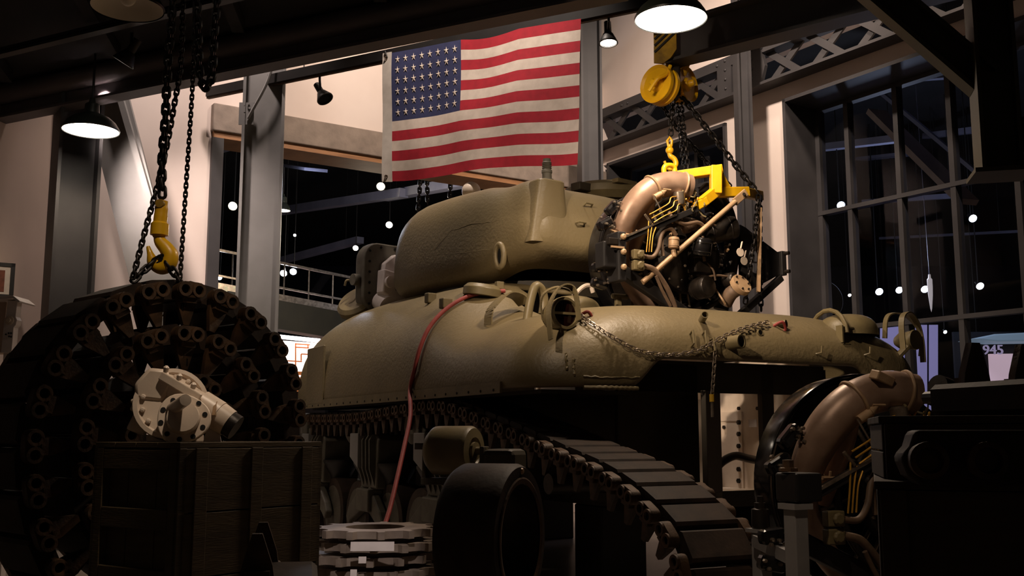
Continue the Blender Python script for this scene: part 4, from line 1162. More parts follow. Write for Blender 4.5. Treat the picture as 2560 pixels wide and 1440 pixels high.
    # magnetos, generator, starter, pumps, filter, carburettor
    def drum(nm, p, d, r, ln, m, n=22):
        p = V(p); d = V(d).normalized()
        o = pt(nm, MB().lathe([(0, 0), (r*0.7, 0.0), (r*0.95, ln*0.06), (r, ln*0.14), (r, ln*0.86), (r*0.9, ln*0.95), (r*0.5, ln), (0, ln)], p, d, n), m)
        for q in (0.25, 0.75):
            x, y, z = frame_from(d)
            MB().tube([p+d*ln*q+x*(r*1.02*math.cos(2*pi*k/20))+y*(r*1.02*math.sin(2*pi*k/20)) for k in range(20)], r*0.05, 6, closed=True).build('band', m, o)
        return o
    drum('generator', (0.06, -0.26, 0.13), (0.9, -0.35, 0.25), 0.092, 0.3, M_ENG2)
    drum('magneto', (-0.03, -0.32, 0.20), (-0.8, -0.2, -0.35), 0.04, 0.17, M_HOSE)
    g = drum('oil_filter', EL(1752, 640, -.42), (0.0, -0.25, 1), 0.075, 0.14, M_ENG)
    drum('starter', (-0.02, -0.26, -0.30), (0.15, -1, 0.05), 0.085, 0.16, M_ENG2)
    drum('fuel_pump', EL(1684, 622, -.46), (0.02, -0.05, 1), 0.04, 0.09, M_TAN)
    drum('tachometer_drive', (0.24, -0.3, -0.22), (0.3, -1, 0.0), 0.055, 0.1, M_ENG2)
    drum('pressure_valve', EL(1684, 624, -.46), (0, -0.1, -1), 0.02, 0.06, M_TAN)
    car = pt('carburettor', MB().box((-0.01, -0.3, -0.12), (0.16, 0.14, 0.13)).box((-0.05, -0.33, -0.03), (0.1, 0.1, 0.1)), M_ENG2, 0, 0.015)
    pt('oil_elbow', MB().tube(smooth_path([V((0.24, -0.3, -0.4)), V((0.25, -0.36, -0.33)), V((0.3, -0.42, -0.28))], 6), 0.055, 16), M_HOSE)
    el = pt('elbow_flange', MB().lathe([(0, 0.02), (0.085, 0.02), (0.09, 0.0), (0.09, -0.02)], (0.3, -0.42, -0.265), V((0.1, -0.85, 0.5)), 20), M_TAN)
    x, y, z = frame_from(V((0.1, -0.85, 0.5)))
    for k in range(6): MB().lathe([(0.008, 0), (0.008, 0.012)], V((0.3, -0.42, -0.265))+z*0.02+x*(0.065*math.cos(k*pi/3))+y*(0.065*math.sin(k*pi/3)), z, 6).build('flange_bolt', M_ENG2, el, 0)
    # hydraulic connectors on the left
    for q in (EL(1594, 637, -0.46), EL(1594, 664, -0.46)):
        mb = MB().box(q, (0.09, 0.05, 0.07)).lathe([(0.03, 0), (0.03, 0.014), (0.02, 0.02)], q+V((0.005, -0.025, 0)), A, 8)
        pt('junction_block', mb, M_OLIVE2, 0, 0.006)
    # hoses
    def hose(pts, r, m=M_HOSE, nm='hose'): return pt(nm, MB().tube(smooth_path([V(p) for p in pts], 8), r, 10), m, 60)
    hose([EL(1608, 640, -.46), EL(1632, 642, -.47), EL(1646, 622, -.47), EL(1652, 592, -.46), EL(1662, 575, -.45), EL(1678, 572, -.45), EL(1690, 588, -.44)], 0.016)
    hose([EL(1608, 664, -.46), EL(1632, 672, -.47), EL(1648, 690, -.47), EL(1670, 725, -.46), EL(1686, 765, -.45), EL(1690, 790, -.44)], 0.02)
    hose([EL(1640, 690, -.48), EL(1655, 725, -.47), EL(1676, 765, -.46)], 0.012)
    hose([EL(1672, 530, -.44), EL(1685, 548, -.46), EL(1712, 560, -.46), EL(1745, 556, -.46), EL(1765, 572, -.44)], 0.015)
    hose([EL(1656, 590, -.44), EL(1655, 615, -.45), EL(1658, 640, -.45)], 0.013)
    hose([(0.0, -0.34, 0.26), (0.03, -0.36, 0.2), (0.1, -0.36, 0.19), (0.2, -0.36, 0.2), (0.25, -0.34, 0.28)], 0.014)
    hose([(-0.02, -0.38, 0.09), (-0.03, -0.39, 0.0), (-0.01, -0.38, -0.1)], 0.013)
    hose([(0.02, -0.36, -0.1), (0.07, -0.38, -0.16), (0.09, -0.38, -0.24)], 0.008)
    hose([(-0.02, -0.33, -0.23), (0.1, -0.37, -0.2), (0.22, -0.37, -0.2)], 0.009)
    hose([(0.12, -0.34, -0.3), (0.13, -0.4, -0.38), (0.16, -0.4, -0.42)], 0.008, M_TAN)
    # yellow primer lines, ignition harness, spark leads
    def wire(pts, m=M_BRASS, r=0.0035, nm='primer_line'): return pt(nm, MB().tube(smooth_path([V(p) for p in pts], 6), r, 6), m, 60)
    for k in range(3):
        d = 9*k
        wire([EL(1624+d*0.6, 536+d*1.1, -.5), EL(1650+d*0.6, 522+d, -.51), EL(1672+d, 508+d, -.51), EL(1678+d, 494+d, -.5), EL(1696+d, 491+d, -.48)], r=0.0048)
        wire([EL(1622+d, 550+d, -.49), EL(1620+d*0.7, 590, -.49), EL(1616+d*0.7, 630, -.48)], r=0.0045)
    wire([EL(1634, 490, -.48), EL(1650, 520, -.49), EL(1660, 543, -.49)], M_ALU, 0.005, 'push_pull_rod')
    wire([EL(1612, 536, -.49), EL(1628, 558, -.49)], M_ALU, 0.009, 'push_pull_rod')
    random.seed(3)
    for k in range(22):
        a = EL(1722+random.uniform(-22, 26), 505+random.uniform(-14, 16), -.46+random.uniform(-.05, .05))
        b = a + V((random.uniform(-.06, .06), random.uniform(-.06, .03), random.uniform(-.08, .08)))
        wire([a, (a+b)/2+V((random.uniform(-.03, .03), 0, random.uniform(-.02, .04))), b], M_OLIVE2 if k % 3 else M_BRASS, 0.006, 'ignition_lead')
    pt('distributor', MB().lathe([(0.035, 0), (0.042, 0.02), (0.042, 0.09), (0.03, 0.1)], EL(1700, 512, -.47), V((-0.1, 0, 1)), 18), M_ALU)
    pt('fuel_strainer', MB().cyl(EL(1636, 494, -.46), EL(1656, 482, -.46), 0.022, n=14).cyl(EL(1653, 484, -.46), EL(1668, 474, -.46), 0.026, 0.004, n=14), M_TAN)
    for px, py, rot in ((1512, 560, -0.5), (1530, 520, -0.8), (1500, 668, -0.1), (1498, 710, 0.2)):
        q = EL(px, py, -0.30); o_ = pt('cover_casting', MB().box(q, (0.13, 0.07, 0.07), Euler((0, rot, 0)).to_matrix()), M_ENG, 0, 0.02)
        for k in range(5):
            MB().lathe([(0.010, 0), (0.009, 0.016), (0, 0.018)], q+V((random.uniform(-.06, .06), -0.036, random.uniform(-.04, .04))), A, 6).build('stud_nut', M_ALU, o_, 0)
    # wide black baffle plates so the core reads solid
    pt('baffle_plate', MB().lathe([(0.2, 0), (0.47, 0), (0.47, 0.01), (0.2, 0.01)], (0, 0.0, 0), A, 40, close=True), M_ENG)
    # service tags
    for p, q in (((0.27, -0.46, -0.02), 0.0), ((0.44, -0.3, -0.05), 0.3)):
        p = V(p); mb = MB().cyl(p, p+V((0, -0.004, 0)), 0.034, n=20).bar(p+V((0.005, -0.002, 0.03)), p+V((0.022, -0.002, 0.085)), 0.014, 0.004)
        pt('service_tag', mb, M_WHITE, 30)
    # bits of random small fittings
    random.seed(11)
    for k in range(26):
        a = random.uniform(0, 360); r = random.uniform(0.12, 0.44)
        p = pol(r, a, -0.26 - 0.08*random.random()); s_ = random.uniform(0.008, 0.02)
        d = V((random.uniform(-.6, .6), -1, random.uniform(-.6, .6)))
        pt('union_nut', MB().lathe([(s_, 0), (s_, s_*1.6), (s_*0.6, s_*1.7), (s_*0.6, s_*3)], p, d, 6), random.choice([M_ENG2, M_TAN, M_ENG2, M_ALU, M_ENG2]), 30)
    return E
ENG = make_engine()
ENG.location = ENG_LOC; ENG.rotation_euler = (0, 0, math.radians(27.5)); ENG.scale = (0.8, 0.8, 0.8)
tag(ENG, 'black radial engine hanging in chains above the tank engine bay', 'engine', 'radial tank engines')
E2 = copy_tree(ENG); E2.location = P(2228, 1214, 4.35);
for ch_ in [c for c in E2.children if c.name.startswith('side_mount')]:
    for g_ in list(ch_.children): bpy.data.objects.remove(g_)
    bpy.data.objects.remove(ch_)
E2.rotation_euler = (0, 0, math.radians(18))
tag(E2, 'black radial engine mounted on a pale stand at lower right', 'engine')
def EY(px, py, y):
    o = EI @ CAM; d = EI.to_3x3() @ ray(px, py); return EM @ (o + d*((y-o.y)/d.y))

# ------------------------------------------------------------------ hoist: trolley, lifting frame, chains
HT = empty('hoist_trolley', P(1690, 200, 6.5))
tag(HT, 'yellow chain hoist trolley with striped side plates and pulley wheels', 'hoist')
h0 = HT.location
def hp(px, py, Y=6.5): return P(px, py, Y) - h0
def hoist_plate(Y, shift, nm):
    o = hp(1660, 60, Y)
    pts = [(1633, 30), (1692, 30), (1692, 128), (1676, 152), (1655, 168), (1632, 166)]
    poly = [((p[0]-1660)/2600*Y, -(p[1]-60)/2600*Y) for p in pts]
    pl_ = MB().prism(poly, o, (1, 0, 0), (0, 0, 1), (0, 0.014, 0)).build(nm, M_YEL2, HT, 0, 0.003)
    return pl_, o
pA, oA = hoist_plate(6.36, 0, 'side_plate')
for k in range(3):
    mb = MB()
    a = hp(1636, 128+10-k*16-8, 6.352); b = hp(1690, 76+10-k*16-8, 6.352)
    mb.bar(a, b, 0.012, 0.006, up=V((0, -1, 0))); mb.build('hazard_stripe', M_BLACK, pA, 0)
hoist_plate(6.66, 0, 'side_plate')
MB().cyl(hp(1657, 146, 6.37), hp(1657, 146, 6.72), 0.026, n=14).build('trolley_pin', M_YEL2, HT)
MB().box(hp(1690, 160, 6.6), (0.16, 0.12, 0.14), Euler((0.2, 0.3, 0.3)).to_matrix()).build('hoist_body', M_YEL2, HT, 0, 0.02)
def wheel(c, r, d, nm, par):
    d = V(d).normalized()
    w = MB().lathe([(0.02, 0.05), (r*0.3, 0.05), (r*0.4, 0.03), (r*0.85, 0.03), (r, 0.045), (r, 0.02), (r*0.86, 0.0), (r, -0.02), (r, -0.045), (r*0.85, -0.03), (0.02, -0.03)], c, d, 40).build(nm, M_YEL, par)
    MB().lathe([(0.024, 0.04), (0.024, 0.075), (0.016, 0.085), (0, 0.086)], c, d, 14).build('axle_nut', M_YEL, w)
    return w
w1 = wheel(hp(1650, 214, 6.38), 0.125, V((-0.72, -0.7, 0.05)), 'pulley_wheel', HT)
c = hp(1648, 205, 6.33)
MB().tube(smooth_path([c+V((-0.07, -0.03, -0.07)), c+V((-0.02, -0.05, 0.0)), c+V((0.03, -0.04, 0.03)), c+V((0.05, -0.03, 0.055)), c+V((0.07, -0.02, 0.10))], 6), 0.013, 8).build('chain_guide', M_YEL, HT)
w2 = wheel(hp(1708, 214, 6.62), 0.12, V((0.75, -0.6, 0.05)), 'pulley_wheel', HT)
MB().cyl(hp(1655, 212, 6.4), hp(1706, 212, 6.62), 0.03, n=14).build('wheel_axle', M_YEL2, HT)
MB().box(hp(1682, 210, 6.55), (0.08, 0.14, 0.2)).build('gear_case', M_ENG2, HT, 0, 0.01)
# load hook
HK = empty('hoist_hook', P(1677, 385, 6.45)); tag(HK, 'small yellow hook under the chain hoist trolley', 'hook', 'yellow lifting hooks')
k0 = HK.location
def kp(px, py, Y=6.45): return P(px, py, Y) - k0
MB().tube(smooth_path([kp(1674, 362), kp(1673, 380), kp(1676, 390), kp(1686, 398), kp(1690, 410), kp(1683, 420), kp(1672, 421), kp(1665, 412), kp(1661, 403)], 6), [0.014]*12+[0.017]*24+[0.014]*8+[0.009]*5, 10).build('hook_body', M_YEL, HK)
MB().sphere(kp(1674, 376), 0.026, 14, 10).build('swivel_ball', M_YEL, HK)
MB().tube([kp(1668, 352), kp(1674, 343), kp(1680, 352), kp(1678, 366), kp(1671, 366)], 0.009, 8, closed=True).build('swivel_shackle', M_YEL, HK)
# lifting frame
LF = empty('lifting_frame', EY(1745, 480, -0.33)); tag(LF, 'bright yellow welded lifting frame bolted to the hanging engine', 'lifting frame')
f0 = LF.location
def fp(px, py, y=-0.28): return EY(px, py, y) - f0
MB().tube(smooth_path([fp(1662, 445, -0.266), fp(1660, 420, -0.266), fp(1672, 413, -0.266), fp(1686, 420, -0.266), fp(1686, 450, -0.266)], 6), 0.016, 10).build('lifting_eye', M_YEL, LF)
def fbar(a, b, w=0.05, h=0.06, nm='frame_bar', up=V((0, 0, 1))): return MB().bar(a, b, w, h, up).build(nm, M_YEL, LF, 0, 0.005)
fbar(fp(1655, 446, -0.149), fp(1805, 424, -0.332), 0.075, 0.055)
fbar(fp(1789, 416, -0.349), fp(1789, 486, -0.349), 0.08, 0.065, up=V((1, 0, 0)))
fbar(fp(1783, 482, -0.332), fp(1868, 480, -0.299), 0.05, 0.062)
fbar(fp(1862, 482, -0.282), fp(1900, 490, -0.100), 0.05, 0.062)
fbar(fp(1790, 478, -0.349), fp(1752, 508, -0.365), 0.05, 0.062)
fbar(fp(1765, 502, -0.365), fp(1740, 516, -0.365), 0.05, 0.05)
MB().prism([(0, 0), (0.09, 0), (0, 0.13)], fp(1804, 474, -0.332), EM.to_3x3() @ V((1, 0, 0)), (0, 0, 1), EM.to_3x3() @ V((0, 0.015, 0))).build('gusset', M_YEL, LF, 0)
# tan stay rod, pinned to the frame
st = MB().cyl(fp(1606, 706, -0.349), fp(1838, 504, -0.382), 0.0165, n=14).build('stay_rod', M_TAN, LF)
MB().bar(fp(1836, 506, -0.382), fp(1866, 480, -0.382), 0.05, 0.014, up=EM.to_3x3() @ V((0, -1, 0))).build('rod_eye', M_TAN, st, 0, 0.005)
MB().cyl(fp(1860, 485, -0.365), fp(1860, 485, -0.415), 0.01, n=10).build('eye_pin', M_ENG2, st)
MB().bar(fp(1900, 520, -0.249), fp(1896, 730, -0.249), 0.03, 0.02).build('side_stay', M_TAN, LF, 0)

def chain_thing(nm, label, pts, pitch, r, group='hoist chains', m=M_CHAIN, roll=0.0):
    o = empty(nm, pts[0]); tag(o, label, 'chain', group)
    chain([V(p)-o.location for p in pts], pitch, r, m, o, roll=roll)
    return o
chain_thing('hoist_chain', 'short dark chain from the pulley wheels down to the small yellow hook', [P(1682, 250, 6.5), P(1676, 346, 6.45)], 0.036, 0.006)
chain_thing('hoist_chain', 'dark chain stretched from the trolley down to the right end of the lifting frame', [P(1698, 232, 6.55), P(1760, 312, 6.57), P(1898, 488, 6.55)], 0.042, 0.0072)
chain_thing('hoist_chain', 'dark chain crossing behind from the trolley to the lifting frame corner', [P(1655, 262, 6.6), P(1692, 320, 6.75), P(1766, 405, 6.9), P(1830, 470, 6.9)], 0.034, 0.0055)
chain_thing('hoist_chain', 'left strand of the dark hand chain hanging between pulleys and yellow frame', [P(1692, 246, 6.62), P(1708, 400, 6.66), P(1712, 430, 6.66)], 0.03, 0.005)
chain_thing('hoist_chain', 'right strand of the dark hand chain hanging between pulleys and yellow frame', [P(1702, 246, 6.62), P(1718, 400, 6.62), P(1722, 428, 6.62)], 0.03, 0.005)
chain_thing('hoist_chain', 'dark chain hanging down the right side of the hanging engine', [P(1896, 488, 6.5), P(1886, 600, 6.45), P(1872, 690, 6.45), P(1862, 770, 6.5)], 0.034, 0.0055)
chain_thing('hoist_chain', 'dark chain end dangling right of the engine before the pale wall', [P(1900, 490, 6.6), P(1900, 640, 6.6), P(1903, 785, 6.6)], 0.034, 0.0055)

# ================================================================== FLAG
FLG = empty('flag', rail_at(1200)); tag(FLG, 'American flag with forty-eight stars hanging from the black light track', 'flag')
g0 = FLG.location
yl_, yr_ = rail_at(957).y-0.07, rail_at(1450).y-0.07
FTL, FTR, FBL, FBR = P(957, 136, yl_), P(1451, 44, yr_), P(957, 451, yl_), P(1444, 406, yr_)
fn = (FTR-FTL).cross(FBL-FTL).normalized()
if fn.dot(CAM-FTL) < 0: fn = -fn
def flag_pt(u, v, off=0.0):
    p = FTL.lerp(FTR, u).lerp(FBL.lerp(FBR, u), v)
    w = 0.014*math.sin(u*9.5+v*2.2+0.6)*(0.25+0.75*v) + 0.006*math.sin(u*23-v*4)*(0.3+v*0.7) + 0.004*math.sin(u*5+v*9)
    sag = 0.03*max(0, math.sin((u-0.43)/0.57*pi*2.0))*(1-v) if u > 0.43 else 0
    droop = -0.012*math.sin(u*7.0+0.5)*(0.4+v)
    return p + fn*(w+off) + V((0, 0, -sag+droop)) - g0
M_FR = mat('red_bunting', srgb(178,24,44), 0.9, col2=srgb(160,20,38), scale=18, bump=0.25, bscale=260, bdist=0.001)
M_FW = mat('ivory_bunting', srgb(222,206,192), 0.9, col2=srgb(206,190,176), scale=14, bump=0.25, bscale=260, bdist=0.001)
M_FB = mat('navy_bunting', srgb(48,52,92), 0.9, col2=srgb(40,44,80), scale=18, bump=0.25, bscale=260, bdist=0.001)
M_CANVAS = mat('canvas_header', srgb(206,196,186), 0.9, col2=srgb(188,178,168), scale=12)
def cloth(u0, u1, v0, v1, m, nm, nu, nv, off=0.0):
    o = MB().grid(lambda a, b: flag_pt(u0+(u1-u0)*a, v0+(v1-v0)*b, off), nu, nv).build(nm, m, FLG, 60)
    return o
UH, UC = 0.054, 0.425
cloth(0, UH, -0.01, 1.005, M_CANVAS, 'canvas_header', 3, 24)
for i in range(13):
    v0, v1 = i/13, (i+1)/13
    cloth(UC if i < 7 else UH, 1.0, v0, v1, M_FR if i % 2 == 0 else M_FW, 'stripe', 40 if i < 7 else 64, 4)
cloth(UH, UC, 0, 7/13, M_FB, 'canton', 30, 18)
for r_ in range(6):
    for c_ in range(8):
        u = UH + (UC-UH)*(c_+0.8)/8.5; v = 7/13*(r_+0.75)/6.5
        o = flag_pt(u, v, 0.0025); ex = (flag_pt(u+0.005, v, 0.0025)-o).normalized(); ey = (flag_pt(u, v-0.005, 0.0025)-o).normalized()
        ps = [o + fn*0.003]
        for k in range(10):
            a = pi/2 + k*pi/5; r = 0.034 if k % 2 == 0 else 0.0115
            ps.append(o + ex*(r*math.cos(a)*0.8) + ey*(r*math.sin(a)))
        MB().add(ps, [(0, 1+k, 1+(k+1) % 10) for k in range(10)]).build('star', M_FW, FLG, 0)
for v in (0.035, 0.965):
    o = flag_pt(0.024, v, 0.003)
    MB().tube([o+V((0.012*math.cos(2*pi*k/12), 0, 0.012*math.sin(2*pi*k/12))) for k in range(12)], 0.004, 6, closed=True).build('grommet', M_RUST, FLG)
MB().tube([flag_pt(0.03, 0.03, 0.004), flag_pt(0.02, -0.02, 0.01), rail_at(962)-g0], 0.005, 6).build('tie_cord', M_BLACK, FLG)

# ================================================================== LEFT HOIST
CY = 3.95
def chain_px(nm, label, pts, pitch, r, m=M_CHAIN, Y=CY):
    return chain_thing(nm, label, smooth_path([P(p[0], p[1], p[2] if len(p) > 2 else Y) for p in pts], 10), pitch, r, m=m)
M_CHAIN2 = mat('blackened_chain', srgb(44,40,38), 0.42, 0.6, col2=srgb(26,24,23), scale=40)
chain_px('hoist_chain', 'heavy dark load chain hanging down to the large yellow hook', [(436, -560), (432, -30), (420, 150), (413, 300), (405, 400), (406, 508)], 0.0335, 0.0072, M_CHAIN2)
chain_px('hoist_chain', 'slack medium chain beside the heavy load chain down to the rolled track', [(458, -20, 4.05), (452, 160, 4.05), (436, 260, 4.02), (418, 360, 4.0), (392, 470, 3.97), (362, 580, 3.92), (330, 704, 3.85)], 0.0235, 0.0042, M_CHAIN2)
chain_px('hoist_chain', 'thin straight hand chain right of the heavy load chain', [(488, -20, 4.1), (482, 200, 4.1), (466, 450, 4.1), (449, 712, 4.1)], 0.0185, 0.0036, M_CHAIN2)
chain_px('hoist_chain', 'heavy chain loop hanging short at the top of the left hoist', [(492, -30, 4.0), (496, 120, 4.0), (500, 190, 4.0), (514, 222, 4.0), (530, 190, 4.0), (534, 100, 4.0), (545, -30, 4.0)], 0.0335, 0.0072, M_CHAIN2)
YH = empty('crane_hook', P(404, 508, CY)); tag(YH, 'large yellow crane hook carrying the rolled-up track', 'hook', 'yellow lifting hooks')
y0_ = YH.location
def yp(px, py, d=0.0): return P(px, py, CY+d) - y0_
MB().lathe([(0.0, 0.03), (0.016, 0.028), (0.02, 0.01), (0.02, -0.015), (0.0, -0.02)], yp(404, 512), (0, -1, 0), 18).build('clevis_pin', M_YEL2, YH)
MB().tube(smooth_path([yp(405, 503), yp(403, 530), yp(400, 560), yp(398, 588)], 6), [0.023]*4+[0.025]*4+[0.026]*4+[0.034]*7, 16).build('shank', M_YEL, YH)
MB().lathe([(0.012, 0.03), (0.03, 0.02), (0.032, -0.012), (0.022, -0.03), (0.012, -0.034)], yp(398, 574), (0, 0, 1), 20).build('swivel_block', M_YEL, YH)
hk = smooth_path([yp(396, 586), yp(401, 604), yp(416, 622), yp(426, 640), yp(420, 660), yp(402, 668), yp(384, 656), yp(376, 636), yp(370, 616)], 7)
nh = len(hk); MB().tube(hk, [0.018 + 0.013*math.sin(pi*min(1, i/nh*1.15))**1 * 1.0 - (0.012*max(0, (i/nh-0.75)/0.25)) for i in range(nh)], 14).build('hook_body', M_YEL, YH)
chain_px('sling_chain', 'sling chain leaving the left side of the large yellow hook', [(402, 645, 3.93), (385, 655, 3.93), (360, 676, 3.9), (330, 706, 3.86)], 0.03, 0.006, M_CHAIN2)
chain_px('sling_chain', 'sling chain dropping from the large yellow hook into the rolled track', [(404, 642, 3.93), (425, 668, 3.93), (447, 700, 3.95), (456, 740, 3.97), (458, 800, 4.0), (460, 870, 4.0), (458, 930, 4.0)], 0.03, 0.006, M_CHAIN2)

# ================================================================== LEFT CRATE
def crate(nm, corner, dR, lenR, dL, lenL, h, label, z0=0.0, board=M_CRATE, slatsL=3, rowsR=4, colsR=3):
    """near vertical edge at corner, faces along dR (right) and dL (left)"""
    o = empty(nm, V((corner.x, corner.y, z0))); tag(o, label, 'crate')
    dR, dL = V((dR[0], dR[1], 0)).normalized(), V((dL[0], dL[1], 0)).normalized()
    nR, nL = -dL, -dR
    UPZ = V((0, 0, 1))
    # left face: upright boards in a frame of battens
    nb = 3; bw = lenL/nb
    for k in range(nb):
        MB().prism([(k*bw+0.002, 0), ((k+1)*bw-0.002, 0), ((k+1)*bw-0.002, h), (k*bw+0.002, h)], dR*0.03, dL, UPZ, dR*0.015).build('board', board, o, 0, 0.002)
    for x0 in (0.0, lenL-0.05):
        MB().prism([(x0, 0), (x0+0.05, 0), (x0+0.05, h), (x0, h)], V((0, 0, 0)), dL, UPZ, dR*0.03).build('corner_batten', board, o, 0, 0.003)
    for k in range(slatsL+2):
        z = h - 0.035 - k*(h-0.06)/(slatsL+1) - (0.0)
        MB().prism([(0.05, z-0.035), (lenL-0.05, z-0.035), (lenL-0.05, z+0.03), (0.05, z+0.03)], V((0, 0, 0)), dL, UPZ, dR*0.03).build('cross_batten', board, o, 0, 0.003)
    # right face: horizontal boards with flat straps
    rh = h/rowsR
    for k in range(rowsR):
        MB().prism([(0.0, k*rh+0.002), (lenR, k*rh+0.002), (lenR, (k+1)*rh-0.002), (0.0, (k+1)*rh-0.002)], dL*0.0, dR, UPZ, dL*0.016).build('board', board, o, 0, 0.002)
    for k in range(colsR):
        x0 = 0.06 + k*(lenR-0.16)/max(1, colsR-1)
        MB().prism([(x0, 0), (x0+0.05, 0), (x0+0.05, h), (x0, h)], -dL*0.006, dR, UPZ, dL*0.006).build('strap_batten', board, o, 0, 0.002)
    # hidden faces and lid
    MB().prism([(0, 0), (lenR, 0), (lenR, h), (0, h)], dL*lenL, dR, UPZ, -dL*0.015).build('back_board', board, o, 0)
    MB().prism([(0, 0), (lenL, 0), (lenL, h), (0, h)], dR*lenR, dL, UPZ, -dR*0.015).build('end_board', board, o, 0)
    for k in range(4):
        w = lenL/4
        MB().prism([(0, k*w+0.001), (lenR, k*w+0.001), (lenR, (k+1)*w-0.001), (0, (k+1)*w-0.001)], V((0, 0, h)), dR, dL, V((0, 0, 0.018))).build('lid_board', board, o, 0, 0.002)
    return o
cA = P(446, 1200, 3.3); hA = PP(446, 1106, V((0, 3.3, 0)), V((0, 1, 0))).z - 0.018
crate('wooden_crate', cA, (0.569, 0.822), 0.62, (-0.822, 0.569), 0.445, hA, 'olive wooden crate with battens under the white gearbox')
ZT = hA + 0.018

# white gearbox lying on the crate
GB = empty('gearbox', V((P(450, 1090, 3.55).x, 3.55, ZT))); tag(GB, 'white painted gear housing with flanged cover lying on the crate', 'gearbox')
b0 = GB.location
def gp(px, py, d=0.0): return P(px, py, 3.5+d) - b0
ax = V((0.25, -0.92, 0.22)).normalized()
cD = gp(428, 1012, 0.03)
MB().lathe([(0.0, -0.14), (0.075, -0.135), (0.105, -0.10), (0.118, -0.03), (0.122, 0.0), (0.122, 0.02), (0.108, 0.022), (0.10, 0.012), (0.0, 0.012)], cD, ax, 36).build('gear_drum', M_WHITE, GB)
x, y, z = frame_from(ax)
for k in range(13):
    a = 2*pi*k/13; p = cD + ax*0.012 + x*(0.092*math.cos(a)) + y*(0.092*math.sin(a))
    MB().lathe([(0.009, 0), (0.009, 0.012), (0.004, 0.014)], p, ax, 6).build('cover_bolt', M_WHITE, GB, 0)
cF = gp(458, 1050, -0.03)
fl = [(0.085*math.cos(a)*(1.0+0.05*math.cos(3*a)), 0.085*math.sin(a)*(1.0+0.05*math.cos(3*a))) for a in [2*pi*i/36 for i in range(36)]]
fo = MB().prism(fl, cF, x, y, ax*0.02).build('outer_flange', M_WHITE, GB, 30, 0.004)
for k in range(10):
    a = 2*pi*k/10+0.2; MB().lathe([(0.0085, 0), (0.0085, 0.002)], cF+ax*0.0205+x*(0.07*math.cos(a))+y*(0.07*math.sin(a)), ax, 12).build('bolt_hole', M_DARKHOLE, fo, 0)
MB().lathe([(0.055, 0), (0.05, 0.03), (0.0, 0.032)], cF+ax*0.02, ax, 24).build('flange_hub', M_WHITE, GB)
MB().cyl(gp(432, 1022, -0.05), gp(464, 1000, -0.16), 0.021, 0.019, n=18).build('input_shaft', M_WHITE, GB)
bl = MB().cyl(gp(398, 950, 0.06), gp(545, 1040, 0.06), 0.047, n=26).cyl(gp(500, 1012, 0.06), gp(545, 1040, 0.06), 0.052, n=26).build('motor_barrel', M_WHITE, GB)
MB().cyl(gp(545, 1040, 0.06), gp(572, 1058, 0.06), 0.05, 0.047, n=26).build('barrel_collar', M_WHITE, GB)
MB().cyl(gp(566, 1054, 0.06), gp(590, 1070, 0.06), 0.044, n=22).build('end_cup', M_ENG2, GB)
MB().tube([gp(545, 1040, 0.06)+V((0.0, -0.05*math.cos(k*.5), 0.05*math.sin(k*.5))) for k in range(8)], 0.008, 6).build('clamp_band', M_TAN, GB)
MB().bar(gp(402, 938, 0.0), gp(500, 996, 0.0), 0.03, 0.02, up=V((0, -1, 0))).build('top_rib', M_WHITE, GB, 0, 0.004)
for px, py in ((414, 930), (447, 950), (482, 972)):
    MB().lathe([(0.008, 0), (0.01, 0.016), (0.004, 0.022)], gp(px, py, 0.0), V((0.2, -0.2, 1)), 10).build('grease_plug', M_WHITE, GB)
MB().prism([(-0.06, -0.05), (0.03, -0.06), (0.06, 0.0), (0.04, 0.05), (-0.02, 0.055), (-0.065, 0.0)], gp(385, 960, 0.0), (0.95, 0.25, 0), (0, 0, 1), (-0.02, 0.09, 0)).build('end_housing', M_WHITE, GB, 30, 0.012)
MB().box(gp(356, 1048, 0.06), (0.065, 0.07, 0.10), Euler((0, 0.4, 0.3)).to_matrix()).build('side_box', M_WHITE, GB, 0, 0.008)
for px, py in ((333, 1003), (332, 1022)): MB().sphere(gp(px, py, 0.0), 0.0085, 12, 8).build('terminal_knob', M_WHITE, GB)
MB().box(gp(345, 1008, 0.02), (0.03, 0.03, 0.06), Euler((0, 0.3, 0)).to_matrix()).build('terminal_block', M_WHITE, GB, 0, 0.006)
MB().box(V((gp(420, 1085, 0).x, 0.03, 0.012)), (0.16, 0.12, 0.024)).build('foot', M_WHITE, GB, 0, 0.004)
pc_ = MB().prism([(0, 0), (0.06, 0), (0.05, 0.05), (0.03, 0.075), (0.012, 0.06)], P(508, 1098, 3.55)-V((0, 0, 0)), (0.9, 0.4, 0), (0, 0.1, 1), (0, 0.004, 0)).build('folded_card', M_WHITE2, None, 0)
tag(pc_, 'small white card standing behind the gearbox flange on the crate', 'card')
pc_.location.z += ZT - min(v.co.z for v in pc_.data.vertices) 

